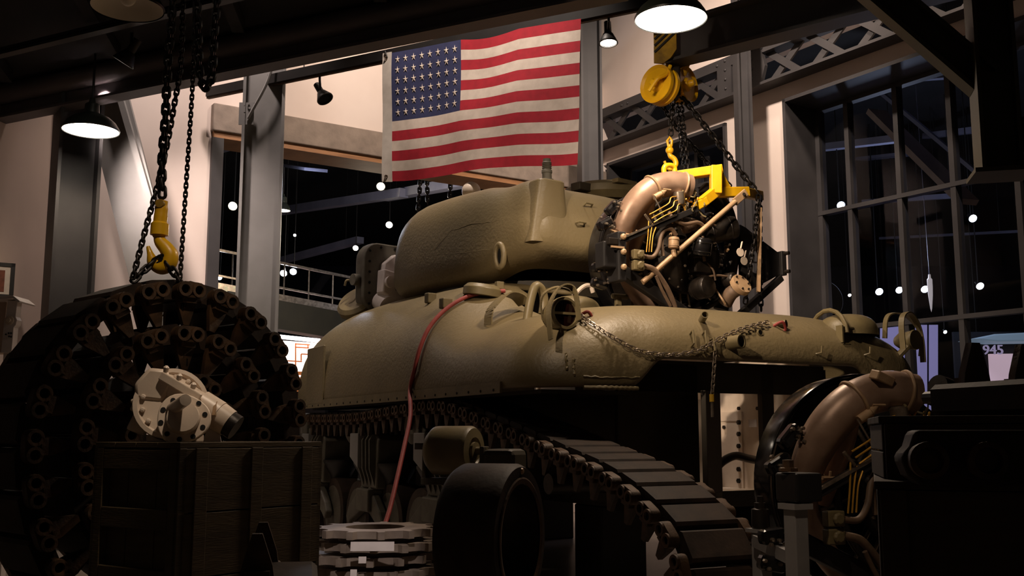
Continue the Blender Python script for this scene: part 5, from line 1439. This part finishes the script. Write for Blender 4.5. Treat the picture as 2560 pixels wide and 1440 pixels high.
# ================================================================== LOOSE WHEEL, ROLLER, SPROCKETS
wc = P(1228, 1342, 3.85); wn = V((0.93, -0.37, 0)).normalized()
LW = empty('road_wheel', wc - V((0, 0, 0.262))); tag(LW, 'loose black rubber-tyred road wheel standing upright in the foreground', 'wheel')
wo = V((0, 0, 0.262))
MB().lathe([(0.205, -0.115), (0.25, -0.115), (0.262, -0.095), (0.262, 0.095), (0.25, 0.115), (0.205, 0.115)], wo, wn, 56, close=True).build('tyre', M_RUBBER, LW)
MB().lathe([(0.192, -0.11), (0.206, -0.118), (0.206, 0.118), (0.192, 0.11)], wo, wn, 56, close=True).build('steel_rim', M_ENG2, LW)
MB().lathe([(0.19, 0.118), (0.208, 0.122), (0.214, 0.119)], wo, wn, 56, caps=False).build('rim_flange', M_RUST, LW)
x, y, z = frame_from(wn)
MB().lathe([(0.012, 0), (0.01, 0.006), (0, 0.007)], wo+wn*0.115+y*0.235+x*0.01, wn, 8).build('paint_mark', M_TAN, LW)
pl_ = MB().box((wc.x, wc.y, (wc.z-0.262)/2), (0.34, 0.62, wc.z-0.262), RZ(-0.5)).build('timber_block', M_CRATE, None, 0, 0.005)
tag(pl_, 'timber block under the loose road wheel', 'block')

RL = empty('return_roller', V((P(1138, 1128, 4.7).x, 4.7, 0))); tag(RL, 'olive track return roller mounted in a low bracket', 'roller')
r0 = RL.location
def rp(px, py, d=0.0): return P(px, py, 4.7+d) - r0
ra = V((0.90, -0.43, 0)).normalized(); rcn = rp(1136, 1127)
MB().lathe([(0.05, -0.118), (0.085, -0.115), (0.108, -0.09), (0.11, -0.08), (0.11, 0.085), (0.10, 0.1), (0.06, 0.104), (0.055, 0.095), (0.0, 0.095)], rcn, ra, 36).build('roller_drum', M_OLIVE2, RL)
MB().lathe([(0.04, 0.08), (0.04, 0.11), (0.018, 0.112), (0.018, 0.16), (0, 0.16)], rcn, ra, 18).build('roller_hub', M_OLIVE2, RL)
for sg, L_ in ((-1, 0.14), (1, 0.15)):
    e = rcn + ra*sg*L_
    MB().box((e.x, e.y, e.z-0.06), (0.02, 0.06, 0.16), RZ(-0.44)).build('bracket_cheek', M_DARKO, RL, 0, 0.004)
MB().bar(rcn-ra*0.15-V((0, 0, 0.135)), rcn+ra*0.16-V((0, 0, 0.135)), 0.08, 0.03).build('bracket_base', M_DARKO, RL, 0, 0.003)
MB().bar(rcn-ra*0.19+V((0, 0, 0.02)), rcn-ra*0.13+V((0, 0, 0.02)), 0.06, 0.03).build('axle_arm', M_DARKO, RL, 0, 0.003)
e = rcn + ra*0.25
MB().box((e.x, e.y, e.z-0.06), (0.15, 0.16, 0.14), RZ(-0.44)).build('clamp_block', M_DARKO, RL, 0, 0.025)
MB().bar((rcn.x, rcn.y, 0.03), (rcn.x, rcn.y, rcn.z-0.14), 0.07, 0.07).build('pedestal', M_DARKO, RL, 0)
MB().box((rcn.x, rcn.y, 0.015), (0.34, 0.34, 0.03)).build('pedestal_foot', M_DARKO, RL, 0)

def sprocket_mesh():
    out = []
    n = 13
    for k in range(n):
        a = 2*pi*k/n
        for da, r in ((-0.15, 0.262), (-0.075, 0.272), (-0.05, 0.312), (0.05, 0.312), (0.075, 0.272), (0.15, 0.262)):
            out.append((r*math.cos(a+da), r*math.sin(a+da)))
    b = MB(); N = len(out)
    inner = [(0.145*math.cos(math.atan2(p[1], p[0])), 0.145*math.sin(math.atan2(p[1], p[0]))) for p in out]
    t = 0.036
    vs = [(p[0], p[1], 0) for p in out] + [(p[0], p[1], t) for p in out] + [(p[0], p[1], 0) for p in inner] + [(p[0], p[1], t) for p in inner]
    fs = []
    for i in range(N):
        j = (i+1) % N
        fs += [(i, j, N+j, N+i), (N+i, N+j, 3*N+j, 3*N+i), (2*N+i, 3*N+i, 3*N+j, 2*N+j), (i, 2*N+i, 2*N+j, j)]
    b.add(vs, fs)
    return b.mesh('sprocket_ring', M_SPR, 35)
M_SPR = mat('machined_sprocket_steel', srgb(150,136,124), 0.5, 0.15, col2=srgb(118,104,94), scale=9, bump=0.15, bscale=50, bdist=0.004)
SPM = sprocket_mesh(); SPF = MB().lathe([(0.145, 0), (0.18, 0), (0.18, 0.026), (0.145, 0.026)], n=36, close=True).mesh('hub_flange', M_SPR)
stx = P(938, 1330, 5.25); ztop = PP(948, 1328, V((0, 5.25-0.25, 0)), V((0, 1, 0))).z
SPB = MB().box((stx.x, stx.y, (ztop-0.036-4*0.062)/2-0.001), (0.46, 0.46, ztop-0.036-4*0.062-0.002)).build('timber_block', M_CRATE, None, 0, 0.004)
tag(SPB, 'timber block under the stack of sprocket rings', 'block')
names = ['topmost toothed sprocket ring of the stack beside the crate', 'second toothed sprocket ring from the top of the stack', 'third toothed sprocket ring from the top of the stack', 'fourth toothed sprocket ring from the top of the stack', 'lowest toothed sprocket ring of the stack']
for k in range(5):
    o = empty('drive_sprocket', V((stx.x + (0, 0.03, -0.02, 0.02, 0.0)[k], stx.y, ztop-0.036-0.062*k)), (0.1, 0.37, 0.0, 0.22, 0.3)[k])
    tag(o, names[k], 'sprocket', 'stacked drive sprockets')
    inst('toothed_ring', SPM, o)
    if k < 4: inst('hub_flange', SPF, o, Matrix.Translation((0, 0, -0.026)))
def card(px, py, w, h, Y, label, tilt=0.1):  # added white cards stand in for beam-lit patches on the sprocket teeth
    p = P(px, py, Y); o = MB().box((0, 0, 0), (w, 0.004, h), Euler((tilt, 0, 0.03)).to_matrix()).build('lit_patch', M_WHITE2, None, 0, loc=p)
    return tag(o, label, 'light patch', 'painted light patches on the sprockets')
card(931, 1366, 0.20, 0.042, 4.9, 'wide white patch of painted light on the sprocket stack', -0.2)
card(906, 1400, 0.035, 0.03, 4.9, 'small white patch of painted light low on the sprocket stack', -0.2)
card(884, 1432, 0.03, 0.03, 4.9, 'small white patch of painted light at the lower edge of the sprocket stack', -0.2)

# red air hose from the deck down to the floor
pts = []
for px, py in ((1262, 734), (1225, 736), (1170, 748), (1120, 777), (1080, 820), (1057, 870), (1043, 925), (1032, 975)):
    l, n_ = hit(px, py); pts.append(TM @ (l + n_*0.018))
for px, py, Y in ((1026, 1040, 6.3), (1012, 1110, 6.15), (994, 1190, 6.0), (975, 1270, 5.85), (958, 1325, 5.7), (945, 1380, 5.62)): pts.append(P(px, py, Y))
pts.append(V((pts[-1].x, pts[-1].y, 0.02)))
rh_ = MB().tube(smooth_path(pts, 8), 0.0135, 10).build('air_hose', M_RED, None, 60)
tag(rh_, 'dull red air hose hanging over the tank side', 'hose')

# ================================================================== ENGINE STAND AND RIGHT FOREGROUND
ES = empty('engine_stand', V((P(2060, 1400, 4.2).x, 4.2, 0))); tag(ES, 'pale grey welded engine stand under the lower right engine', 'stand')
s0 = ES.location
M_STAND = mat('pale_grey_stand_paint', srgb(150,146,144), 0.5, col2=srgb(130,126,124), scale=6)
def sp(px, py, Y): return P(px, py, Y) - s0
def post(px, top_py, Y, w, nm='post'):
    p = sp(px, top_py, Y); return MB().box((p.x, p.y, p.z/2), (w, w, p.z), RZ(0.48)).build(nm, M_STAND, ES, 0, 0.004), p
a_, pa = post(1988, 1258, 3.72, 0.06); b_, pb = post(1902, 1322, 4.15, 0.055)
MB().box(pa-V((0, 0, 0.01)), (0.085, 0.085, 0.02), RZ(0.48)).build('cap_plate', M_STAND, ES, 0)
MB().box(pb-V((0, 0, 0.006)), (0.085, 0.085, 0.014), RZ(0.48)).build('cap_plate', M_STAND, ES, 0)
MB().bar(sp(1895, 1352, 4.12), sp(1985, 1395, 3.76), 0.045, 0.045).build('cross_rail', M_STAND, ES, 0)
MB().bar(sp(1895, 1520, 4.12), sp(1985, 1580, 3.76), 0.045, 0.045).build('cross_rail', M_STAND, ES, 0)
MB().lathe([(0.034, 0), (0.036, 0.01), (0.034, 0.075), (0.022, 0.08), (0.022, 0.1), (0.012, 0.102), (0.012, 0.125), (0, 0.126)], pb, (0, 0, 1), 20).build('mount_sleeve', M_ENG2, ES)
MB().box(pa+V((0.02, 0.02, 0.055)), (0.12, 0.11, 0.10), RZ(0.48)).build('mount_shoe', M_BLACK, ES, 0, 0.008)
MB().lathe([(0.034, 0), (0.034, 0.012), (0.02, 0.014), (0.02, 0.04), (0, 0.041)], pa+V((-0.02, 0, 0.11)), (0, 0, 1), 6).build('mount_nut', M_RUST, ES, 0)
for q in (V((0.75, 0.35, 0)), V((0.35, 0.75, 0))):
    p = pa + q; MB().box((p.x, p.y, 0.2), (0.06, 0.06, 0.4)).build('post', M_STAND, ES, 0)
MB().bar(V((pa.x, pa.y, 0.12)), V((pa.x+0.75, pa.y+0.35, 0.12)), 0.05, 0.05).build('cross_rail', M_STAND, ES, 0)
MB().bar(V((pb.x, pb.y, 0.12)), V((pb.x+0.75, pb.y+0.35, 0.12)), 0.05, 0.05).build('cross_rail', M_STAND, ES, 0)
tgb = MB().box(P(2205, 945, 3.9)-V((0,0,0)), (0.08, 0.05, 0.035), Euler((0.2, 0.35, 0.4)).to_matrix()).build('masking_tape', M_TAN, E2, 0, 0.004)
tgb.parent = None
bpy.context.view_layer.update()
tgb.parent = E2; tgb.matrix_parent_inverse = E2.matrix_world.inverted()

M_DCRATE = mat('dark_stained_box', srgb(74,58,42), 0.75, col2=srgb(60,46,34), scale=5, stretch=(1, 1, 6))
def box_thing(nm, label, px0, py0, Y, w, d, h, z0, rot, m, cat, rows=3):
    p = P(px0, py0, Y); o = empty(nm, V((p.x, p.y, z0)), rot); tag(o, label, cat)
    rh2 = h/rows
    for k in range(rows):
        for nm2, c_, s_ in (('board', (w/2, 0.008, 0), (w, 0.016, rh2-0.003)), ('board', (0.008, d/2+0.008, 0), (0.016, d-0.016, rh2-0.003)), ('board', (w/2, d-0.008, 0), (w-0.032, 0.016, rh2-0.003)), ('board', (w-0.008, d/2, 0), (0.016, d-0.032, rh2-0.003))):
            MB().box((c_[0], c_[1], rh2*(k+0.5)), s_).build(nm2, m, o, 0, 0.002)
    for k in range(3):
        MB().box((w/2, d*(k+0.5)/3, h+0.008), (w+0.01, d/3-0.003, 0.016)).build('lid_board', m, o, 0, 0.002)
    for x_ in (0.03, w-0.03):
        MB().box((x_, -0.006, h/2), (0.05, 0.012, h)).build('corner_batten', m, o, 0, 0.002)
    return o
zL = P(2200, 1203, 2.1).z
box_thing('wooden_crate', 'dark wooden crate filling the lower right corner', 2196, 1300, 2.1, 0.9, 0.62, zL-0.016, 0.0, -0.33, M_DCRATE, 'crate', 3)
zU = P(2165, 1043, 2.35).z
zU0 = zL + 0.0
box_thing('wooden_box', 'brown wooden box on the crate at lower right', 2205, 1100, 2.2, 0.75, 0.33, zU-0.016-zU0, zU0, -0.26, M_DCRATE, 'box', 2)
# loose track block seen end on, on the front edge of the dark crate
TB = empty('track_block', P(2420, 1140, 1.93), -0.2); TB.location.z = zL; tag(TB, 'loose black track block with two pin holes lying before the brown box', 'track block')
poly = [(-0.105, 0.015), (-0.085, 0.0), (0.085, 0.0), (0.115, 0.02), (0.125, 0.06), (0.115, 0.10), (-0.09, 0.10), (-0.10, 0.07), (-0.118, 0.05)]
MB().prism(poly, (0, -0.0, 0), (1, 0, 0), (0, 0, 1), (0.0, 0.1, 0)).build('block_body', M_RUBBER, TB, 30, 0.01)
for xx in (-0.072, 0.028):
    e_ = MB().lathe([(0.034, -0.01), (0.034, 0.03), (0.024, 0.034), (0.02, 0.01), (0, 0.01)], (xx, 0.0, 0.045), (0, -1, 0), 24).build('pin_eye', M_RUST, TB)
# inverted track section with its horns up, on the brown box
def track_piece(nm, label, loc, rz, n, flip=True):
    o = empty(nm, loc, rz); tag(o, label, 'track', 'loose track sections')
    for k in range(n):
        M = Matrix.Translation((0, (k-(n-1)/2)*PITCH_T, 0.05)) @ Matrix.Rotation(pi, 4, 'Y')
        s_ = inst('track_shoe', SHOE, o, M)
        for sg in (-1, 1): inst('end_connector', CONN[sg], s_, Matrix.Translation((sg*0.19, PITCH_T/2, 0)))
    return o
tpz = track_piece('track_section', 'dark track section with upturned guide horns at the right edge', V((1.33, 2.44, zU)), math.radians(-72), 4)
# low box with a track section before the left crate
bx0 = P(745, 1440, 2.75)
zz_ = P(745, 1412, 2.75).z - 0.09
lowb = MB().box((bx0.x, 2.75, zz_/2), (0.5, 0.4, zz_), RZ(0.4)).build('timber_block', M_DCRATE, None, 0, 0.004)
tag(lowb, 'dark timber block under the small track section before the left crate', 'block')
track_piece('track_section', 'small dark track section with upright horn before the left crate', V((bx0.x-0.02, 2.75, zz_)), math.radians(101), 1)

# ================================================================== LEFT EDGE
WS = empty('white_stand', V((P(8, 800, 6.0).x, 6.0, 0))); tag(WS, 'white instrument stand with peaked cap at the left edge', 'stand')
q0 = WS.location
def qp(px, py, d=0.0): return P(px, py, 6.0+d) - q0
def qpoly(pp, m, nm, dep, Y=0.0, par=WS):
    o = qp(20, 800, Y); 
    poly = [((p[0]-20)/2600*6.0*1.03, (800-p[1])/2600*6.0*1.03) for p in pp]
    return MB().prism(poly, o, (1, 0, 0), (0, 0, 1), (0, dep, 0)).build(nm, m, par, 0, 0.002)
qpoly([(16, 752), (40, 752), (38, 792), (42, 800), (40, 812), (35, 818), (34, 880), (8, 880), (10, 818), (10, 800), (14, 792)], M_WHITE2, 'side_plate', 0.06)
qpoly([(-60, 742), (28, 740), (46, 754), (42, 757), (28, 747), (-60, 754)], M_WHITE2, 'peaked_cap', 0.2, -0.05)
qpoly([(-60, 754), (14, 754), (10, 880), (-60, 880)], M_WALLG, 'cabinet', 0.16, 0.06)
MB().lathe([(0.026, 0), (0.026, 0.008), (0.012, 0.01), (0.012, 0.02), (0, 0.02)], qp(24, 801, -0.005), (0, -1, 0), 20).build('dial_knob', M_WHITE, WS)
for px, py in ((15, 836), (22, 833), (28, 833), (23, 841), (28, 842)):
    MB().lathe([(0.005, 0), (0.005, 0.004)], qp(px, py, -0.002), (0, -1, 0), 8).build('screw', M_BLACK, WS, 0)
MB().box((qp(20, 880, 0).x, 0.05, qp(20, 880, 0).z/2), (0.07, 0.06, qp(20, 880, 0).z)).build('stand_leg', M_WHITE2, WS, 0)
PF = empty('picture_frame', P(-10, 700, 8.05)); tag(PF, 'framed brown document on the side room wall at the left edge', 'picture')
ang = math.atan2(1.4, 1.7)
def pfbox(nm, x0, x1, z0, z1, m, y=0.0): return MB().box(((x0+x1)/2, y, (z0+z1)/2), (x1-x0, 0.02, z1-z0)).build(nm, m, PF, 0)
PF.rotation_euler = (0, 0, ang*0.75)
pfbox('frame_rail', -0.4, 0.13, 0.11, 0.14, M_BLACK); pfbox('frame_rail', -0.4, 0.13, -0.14, -0.11, M_BLACK); pfbox('frame_stile', 0.10, 0.13, -0.14, 0.14, M_BLACK)
pfbox('mat_board', -0.4, 0.10, -0.11, 0.11, M_CANVAS, 0.006); pfbox('document', -0.4, 0.06, -0.09, 0.08, mat('brown_print', srgb(120,68,50), 0.8, col2=srgb(96,54,40), scale=30), 0.003)
RPn = empty('wall_panel', P(112, 710, 8.5)); tag(RPn, 'thin red outlined panel on the side room wall beside the dark column', 'panel')
RPn.rotation_euler = (0, 0, ang*0.75)
h_ = 0.26
MB().box((0, 0, 0), (0.012, 0.012, 2*h_)).build('red_edge', M_RED, RPn, 0); MB().box((0.06, 0, h_), (0.12, 0.012, 0.012)).build('red_edge', M_RED, RPn, 0)
MB().box((0.07, 0.004, 0), (0.12, 0.006, 2*h_)).build('panel_face', M_WALLG, RPn, 0); MB().box((0.075, -0.004, -0.02), (0.02, 0.012, 0.3)).build('dark_slot', M_BLACK, RPn, 0)

# ================================================================== THE HALL BEYOND
struct(MB().box((0, 34, 3), (70, 0.2, 8)).build('wall_far', M_NAVY, smooth=0))
struct(MB().box((-16, 24, 3), (0.2, 24, 8)).build('wall_far_left', M_NAVY, smooth=0))
struct(MB().box((22, 20, 3), (0.2, 30, 8)).build('wall_far_right', M_NAVY, smooth=0))
def hall_lamp(px, py, Y, r, m, label, aim=(0, -0.8, -0.5)):
    c = P(px, py, Y)
    o = track_spot(V((c.x, c.y+0.1, CEILZ)), c, V(aim), r*0.85, label, True, m, 'spotlights in the dark hall')
    return o
L_ = [(582, 515, 16, .085, M_GLOWY, 'yellow hall spotlight seen left of the broad grey column'), (952, 466, 16, .08, M_GLOWY, 'yellow hall spotlight just under the flag corner'),
 (973, 562, 17, .07, M_GLOW, 'warm hall spotlight left of the turret roof'), (889, 620, 18, .06, M_GLOW, 'warm hall spotlight left of the gun mount'),
 (709, 683, 17, .07, M_GLOWC, 'left lamp of the cool pair above the balcony rail'), (733, 679, 17, .07, M_GLOWC, 'right lamp of the cool pair above the balcony rail'),
 (548, 693, 17, .06, M_GLOWC, 'cool hall spotlight between dark jamb and grey column'),
 (2102, 513, 15, .07, M_GLOWC, 'cool hall lamp at the upper left of the tall window'), (2432, 546, 16, .075, M_GLOWC, 'cool hall lamp at the upper right of the tall window'),
 (2198, 729, 18, .08, M_GLOWC, 'leftmost of three cool hall lamps in a row behind the window'), (2248, 725, 18, .075, M_GLOWC, 'middle of three cool hall lamps in a row behind the window'), (2312, 723, 18, .08, M_GLOWC, 'rightmost of three cool hall lamps in a row behind the window'),
 (2450, 715, 17, .075, M_GLOWC, 'single cool hall lamp right of the hanging rocket'), (2124, 738, 18, .035, M_GLOW, 'tiny warm hall lamp beside the leftmost mullion'), (2363, 830, 17, .035, M_GLOWC, 'tiny hall spotlight above the lavender panels'), (2445, 860, 17, .03, M_GLOWC, 'tiny hall lamp above the year sign'),
 (737, 588, 17, .03, M_GLOWC, 'tiny hall spotlight right of the broad grey column')]
for px, py, Y, r, m, lb in L_: hall_lamp(px, py, Y, r, m, lb)
hp_ = pendant(P(707, 527, 15), 0.11, 'small lit pendant lamp far in the hall right of the grey column', True, CEILZ-P(707, 527, 15).z)
# ducts and joists that catch a bluish light
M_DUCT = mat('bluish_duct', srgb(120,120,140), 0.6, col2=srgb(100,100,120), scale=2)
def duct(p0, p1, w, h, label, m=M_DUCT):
    o = MB().bar(p0, p1, w, h).build('hall_duct', m, None, 0)
    for t in (0.15, 0.85):
        p = p0.lerp(p1, t); MB().cyl(p, (p.x, p.y, CEILZ), 0.006, n=6).build('hanger_rod', M_BLACK, o)
    tag(o, label, 'duct', 'ducts in the dark hall'); return o
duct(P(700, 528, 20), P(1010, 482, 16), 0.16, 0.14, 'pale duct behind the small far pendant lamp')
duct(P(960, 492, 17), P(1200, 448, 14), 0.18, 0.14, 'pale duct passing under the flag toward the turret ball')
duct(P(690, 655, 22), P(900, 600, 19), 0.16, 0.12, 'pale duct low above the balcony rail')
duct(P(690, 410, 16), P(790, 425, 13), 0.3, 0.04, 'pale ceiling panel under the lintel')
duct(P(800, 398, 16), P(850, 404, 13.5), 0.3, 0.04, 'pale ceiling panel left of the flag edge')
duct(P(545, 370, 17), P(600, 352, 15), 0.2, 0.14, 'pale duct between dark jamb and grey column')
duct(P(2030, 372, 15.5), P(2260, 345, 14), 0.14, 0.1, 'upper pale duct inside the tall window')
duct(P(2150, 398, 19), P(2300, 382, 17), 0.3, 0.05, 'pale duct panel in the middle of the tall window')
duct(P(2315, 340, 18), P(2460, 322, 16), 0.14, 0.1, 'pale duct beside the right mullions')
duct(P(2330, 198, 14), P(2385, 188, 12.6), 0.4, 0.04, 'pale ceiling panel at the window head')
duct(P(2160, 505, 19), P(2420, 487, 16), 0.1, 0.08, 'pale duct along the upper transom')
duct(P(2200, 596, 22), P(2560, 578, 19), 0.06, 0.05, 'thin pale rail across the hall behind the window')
st_ = MB().bar(P(2190, 280, 14), P(2420, 505, 12.5), 0.3, 0.08).build('stair_stringer', mat('tan_stringer', srgb(150,126,110), 0.6, col2=srgb(130,108,94), scale=3), None, 0)
tag(st_, 'tan sloping stair stringer behind the tall window', 'stair')
st2 = MB().bar(P(2200, 230, 14), P(2440, 430, 12.5), 0.05, 0.05).build('stair_rail', M_DUCT, None, 0); tag(st2, 'thin sloping handrail above the tan stringer', 'handrail')
ck = MB().lathe([(0.05, 0), (0.06, 0.02), (0.02, 0.05)], PZ(2040, 305, CEILZ-0.05), (0, 0, 1), 14).build('smoke_detector', M_RED, None); tag(ck, 'small red ceiling detector near the window head', 'detector')
# balcony
BA, BB = P(440, 705, 15.5), P(1000, 808, 18)
BL = empty('balcony', BA.lerp(BB, 0.5)); tag(BL, 'dark balcony with steel handrail far behind the open wall', 'balcony')
bl0 = BL.location
bd = (BB-BA); 
MB().bar(BA-bl0-V((0, 0, 0.22)), BB-bl0-V((0, 0, 0.22)), 0.3, 0.5).build('fascia', M_OSTEEL, BL, 0)
MB().bar(BA-bl0+V((0, -0.12, 0.04)), BB-bl0+V((0, -0.12, 0.04)), 0.12, 0.1).build('edge_channel', M_ALU, BL, 0)
MB().bar(BA-bl0+V((0, 0, 0.62)), BB-bl0+V((0, 0, 0.62)), 0.04, 0.04).build('handrail', M_ALU, BL, 0)
MB().bar(BA-bl0+V((0, 0, 0.22)), BB-bl0+V((0, 0, 0.22)), 0.03, 0.03).build('lower_rail', M_ALU, BL, 0)
for k in (0, 2):
    p = BA.lerp(BB, k/2) - bl0; MB().cyl((p.x, p.y, -bl0.z), (p.x, p.y, p.z-0.2), 0.08, n=12).build('support_post', M_OSTEEL, BL)
for k in range(10):
    p = BA.lerp(BB, k/9) - bl0; MB().bar(p, p+V((0, 0, 0.62)), 0.02, 0.02, up=V((0, 1, 0))).build('baluster', M_ALU, BL, 0)
for k in range(9):
    p, q = BA.lerp(BB, k/9+0.01)-bl0, BA.lerp(BB, (k+1)/9-0.01)-bl0
    MB().add([p+V((0, 0, .06)), q+V((0, 0, .06)), q+V((0, 0, .6)), p+V((0, 0, .6))], [(0, 1, 2, 3)]).build('glass_panel', M_GLASS, BL, 0)
def text_thing(txt, nm, m, size, loc, rot, label, cat, ext=0.02, parent=None):
    cu = bpy.data.curves.new('t', 'FONT'); cu.body = txt; cu.size = size; cu.extrude = ext
    t = bpy.data.objects.new('t', cu); COL.objects.link(t)
    bpy.context.view_layer.update()
    me = bpy.data.meshes.new_from_object(t.evaluated_get(bpy.context.evaluated_depsgraph_get()))
    bpy.data.objects.remove(t)
    me.materials.clear(); me.materials.append(m)
    o = bpy.data.objects.new(nm, me); COL.objects.link(o)
    o.location = loc; o.rotation_euler = rot
    if parent: o.parent = parent
    else: tag(o, label, cat)
    return o
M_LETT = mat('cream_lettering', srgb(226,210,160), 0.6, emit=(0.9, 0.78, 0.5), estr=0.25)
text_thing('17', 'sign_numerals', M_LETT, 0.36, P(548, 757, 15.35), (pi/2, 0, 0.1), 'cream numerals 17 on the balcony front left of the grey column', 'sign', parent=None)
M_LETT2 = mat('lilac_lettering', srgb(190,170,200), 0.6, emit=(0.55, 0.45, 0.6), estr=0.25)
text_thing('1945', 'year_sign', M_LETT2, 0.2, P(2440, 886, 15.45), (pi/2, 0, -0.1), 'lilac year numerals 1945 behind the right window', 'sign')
# lit showcase under the balcony
SCR = empty('lit_showcase', P(735, 905, 19)); tag(SCR, 'brightly lit showcase with orange outlines under the balcony', 'showcase')
k0_ = SCR.location
M_SCR = mat('backlit_panel', (1, .95, .9), 0.6, emit=(1.0, 0.82, 0.72), estr=1.6)
M_ORG = mat('orange_outline', srgb(190,90,40), 0.6, emit=(0.6, 0.2, 0.06), estr=0.35)
def kp2(px, py, Y=19): return P(px, py, Y) - k0_
MB().add([kp2(660, 848), kp2(800, 858), kp2(800, 985), kp2(660, 975)], [(0, 1, 2, 3)]).build('backlit_panel', M_SCR, SCR, 0)
MB().bar(kp2(660, 838, 18.8), kp2(800, 852, 18.8), 0.08, 0.07).build('light_tube', mat('tube_light', (1, 1, 1), emit=(1, 0.85, 0.88), estr=4), SCR, 0)
for a, b in (((739, 858), (739, 935)), ((739, 868), (772, 870)), ((770, 862), (770, 870)), ((753, 885), (753, 902)), ((753, 885), (772, 886)), ((718, 902), (755, 904)), ((739, 860), (775, 862)), ((718, 902), (718, 925))):
    MB().bar(kp2(*a, 18.9), kp2(*b, 18.9), 0.022, 0.022, up=V((0, 1, 0))).build('orange_line', M_ORG, SCR, 0)
MB().bar(V((0, 0.1, -k0_.z)), V((0, 0.1, -0.3)), 1.2, 0.3, up=V((0, 1, 0))).build('plinth', M_CEIL, SCR, 0)
for k in range(4):
    MB().bar(kp2(690, 930+k*14, 18.6), kp2(800, 936+k*14, 18.6), 0.3, 0.05).build('display_step', M_ORG, SCR, 0)
# lavender panels, pale panel, wing, hanging rocket and dark disc behind the right window
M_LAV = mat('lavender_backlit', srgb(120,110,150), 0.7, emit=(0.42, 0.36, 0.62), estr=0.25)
LV = empty('lavender_panels', P(2285, 870, 17)); tag(LV, 'lavender lit wall panels behind the right tail light', 'panel')
for x0, x1 in ((2200, 2262), (2266, 2318), (2322, 2345)):
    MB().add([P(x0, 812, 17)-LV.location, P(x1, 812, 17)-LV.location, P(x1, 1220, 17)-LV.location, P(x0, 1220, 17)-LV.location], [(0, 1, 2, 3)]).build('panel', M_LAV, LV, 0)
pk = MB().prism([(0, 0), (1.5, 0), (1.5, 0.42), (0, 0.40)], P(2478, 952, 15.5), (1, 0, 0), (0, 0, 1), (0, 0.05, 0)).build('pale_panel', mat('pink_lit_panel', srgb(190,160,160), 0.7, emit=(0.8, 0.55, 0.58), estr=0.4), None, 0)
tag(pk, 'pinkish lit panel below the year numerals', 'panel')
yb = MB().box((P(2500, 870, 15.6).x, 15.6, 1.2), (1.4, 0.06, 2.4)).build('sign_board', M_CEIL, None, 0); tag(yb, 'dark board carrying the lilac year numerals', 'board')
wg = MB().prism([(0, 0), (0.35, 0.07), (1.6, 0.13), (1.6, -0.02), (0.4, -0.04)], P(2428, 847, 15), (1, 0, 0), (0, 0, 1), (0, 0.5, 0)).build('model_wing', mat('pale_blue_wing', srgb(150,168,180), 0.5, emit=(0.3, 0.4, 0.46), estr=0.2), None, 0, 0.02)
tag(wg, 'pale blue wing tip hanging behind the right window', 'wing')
rk = empty('hanging_rocket', P(2326, 735, 14)); tag(rk, 'slim white rocket hanging point down behind the window', 'rocket')
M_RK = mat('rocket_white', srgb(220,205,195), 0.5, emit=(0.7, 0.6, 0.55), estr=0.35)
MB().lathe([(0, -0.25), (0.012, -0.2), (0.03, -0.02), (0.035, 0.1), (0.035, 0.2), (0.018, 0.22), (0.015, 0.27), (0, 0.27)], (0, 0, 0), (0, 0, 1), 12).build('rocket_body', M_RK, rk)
MB().cyl((0, 0, 0.27), (-0.05, 0, CEILZ-rk.location.z), 0.004, n=6).build('suspension_wire', M_DUCT, rk)
dc = MB().lathe([(0, 0.02), (0.27, 0.02), (0.28, 0), (0.27, -0.02), (0, -0.02)], P(2058, 752, 14), (0.1, -1, 0), 40).build('dark_disc', M_OSTEEL, None); tag(dc, 'dark round disc behind the left mullion of the tall window', 'disc')
dst = MB().cyl(P(2058, 790, 14), V((P(2058, 790, 14).x, 14, 0)), 0.03, n=10).build('disc_post', M_OSTEEL, None); dst.parent = dc
# far yellow pulley with chains above the flag, chains below it
fpu = empty('far_pulley', P(1058, 92, 11.5)); tag(fpu, 'yellow pulley with dark chains above the upper edge of the flag', 'pulley')
MB().lathe([(0.03, 0.04), (0.13, 0.04), (0.16, 0.05), (0.16, -0.05), (0.03, -0.05)], (0, 0, 0), (0.4, -0.9, 0), 28).build('pulley_wheel', M_YEL, fpu)
chain([V((-0.1, -0.12, 0.35)), V((-0.1, -0.12, -0.3))], 0.05, 0.01, M_CHAIN, fpu); chain([V((0.03, -0.12, 0.35)), V((0.03, -0.12, -0.3))], 0.05, 0.01, M_CHAIN, fpu)
for (x0, y0, x1, y1, lb) in ((1052, 430, 1044, 540, 'left far chain hanging below the flag'), (1066, 430, 1070, 520, 'middle far chain hanging below the flag'), (1128, 420, 1124, 505, 'right far chain hanging below the flag near the turret ball')):
    chain_thing('far_chain', lb, [P(x0, y0, 12), P(x1, y1, 12)], 0.05, 0.011, 'far hoist chains')

# ------------------------------------------------------------------ end
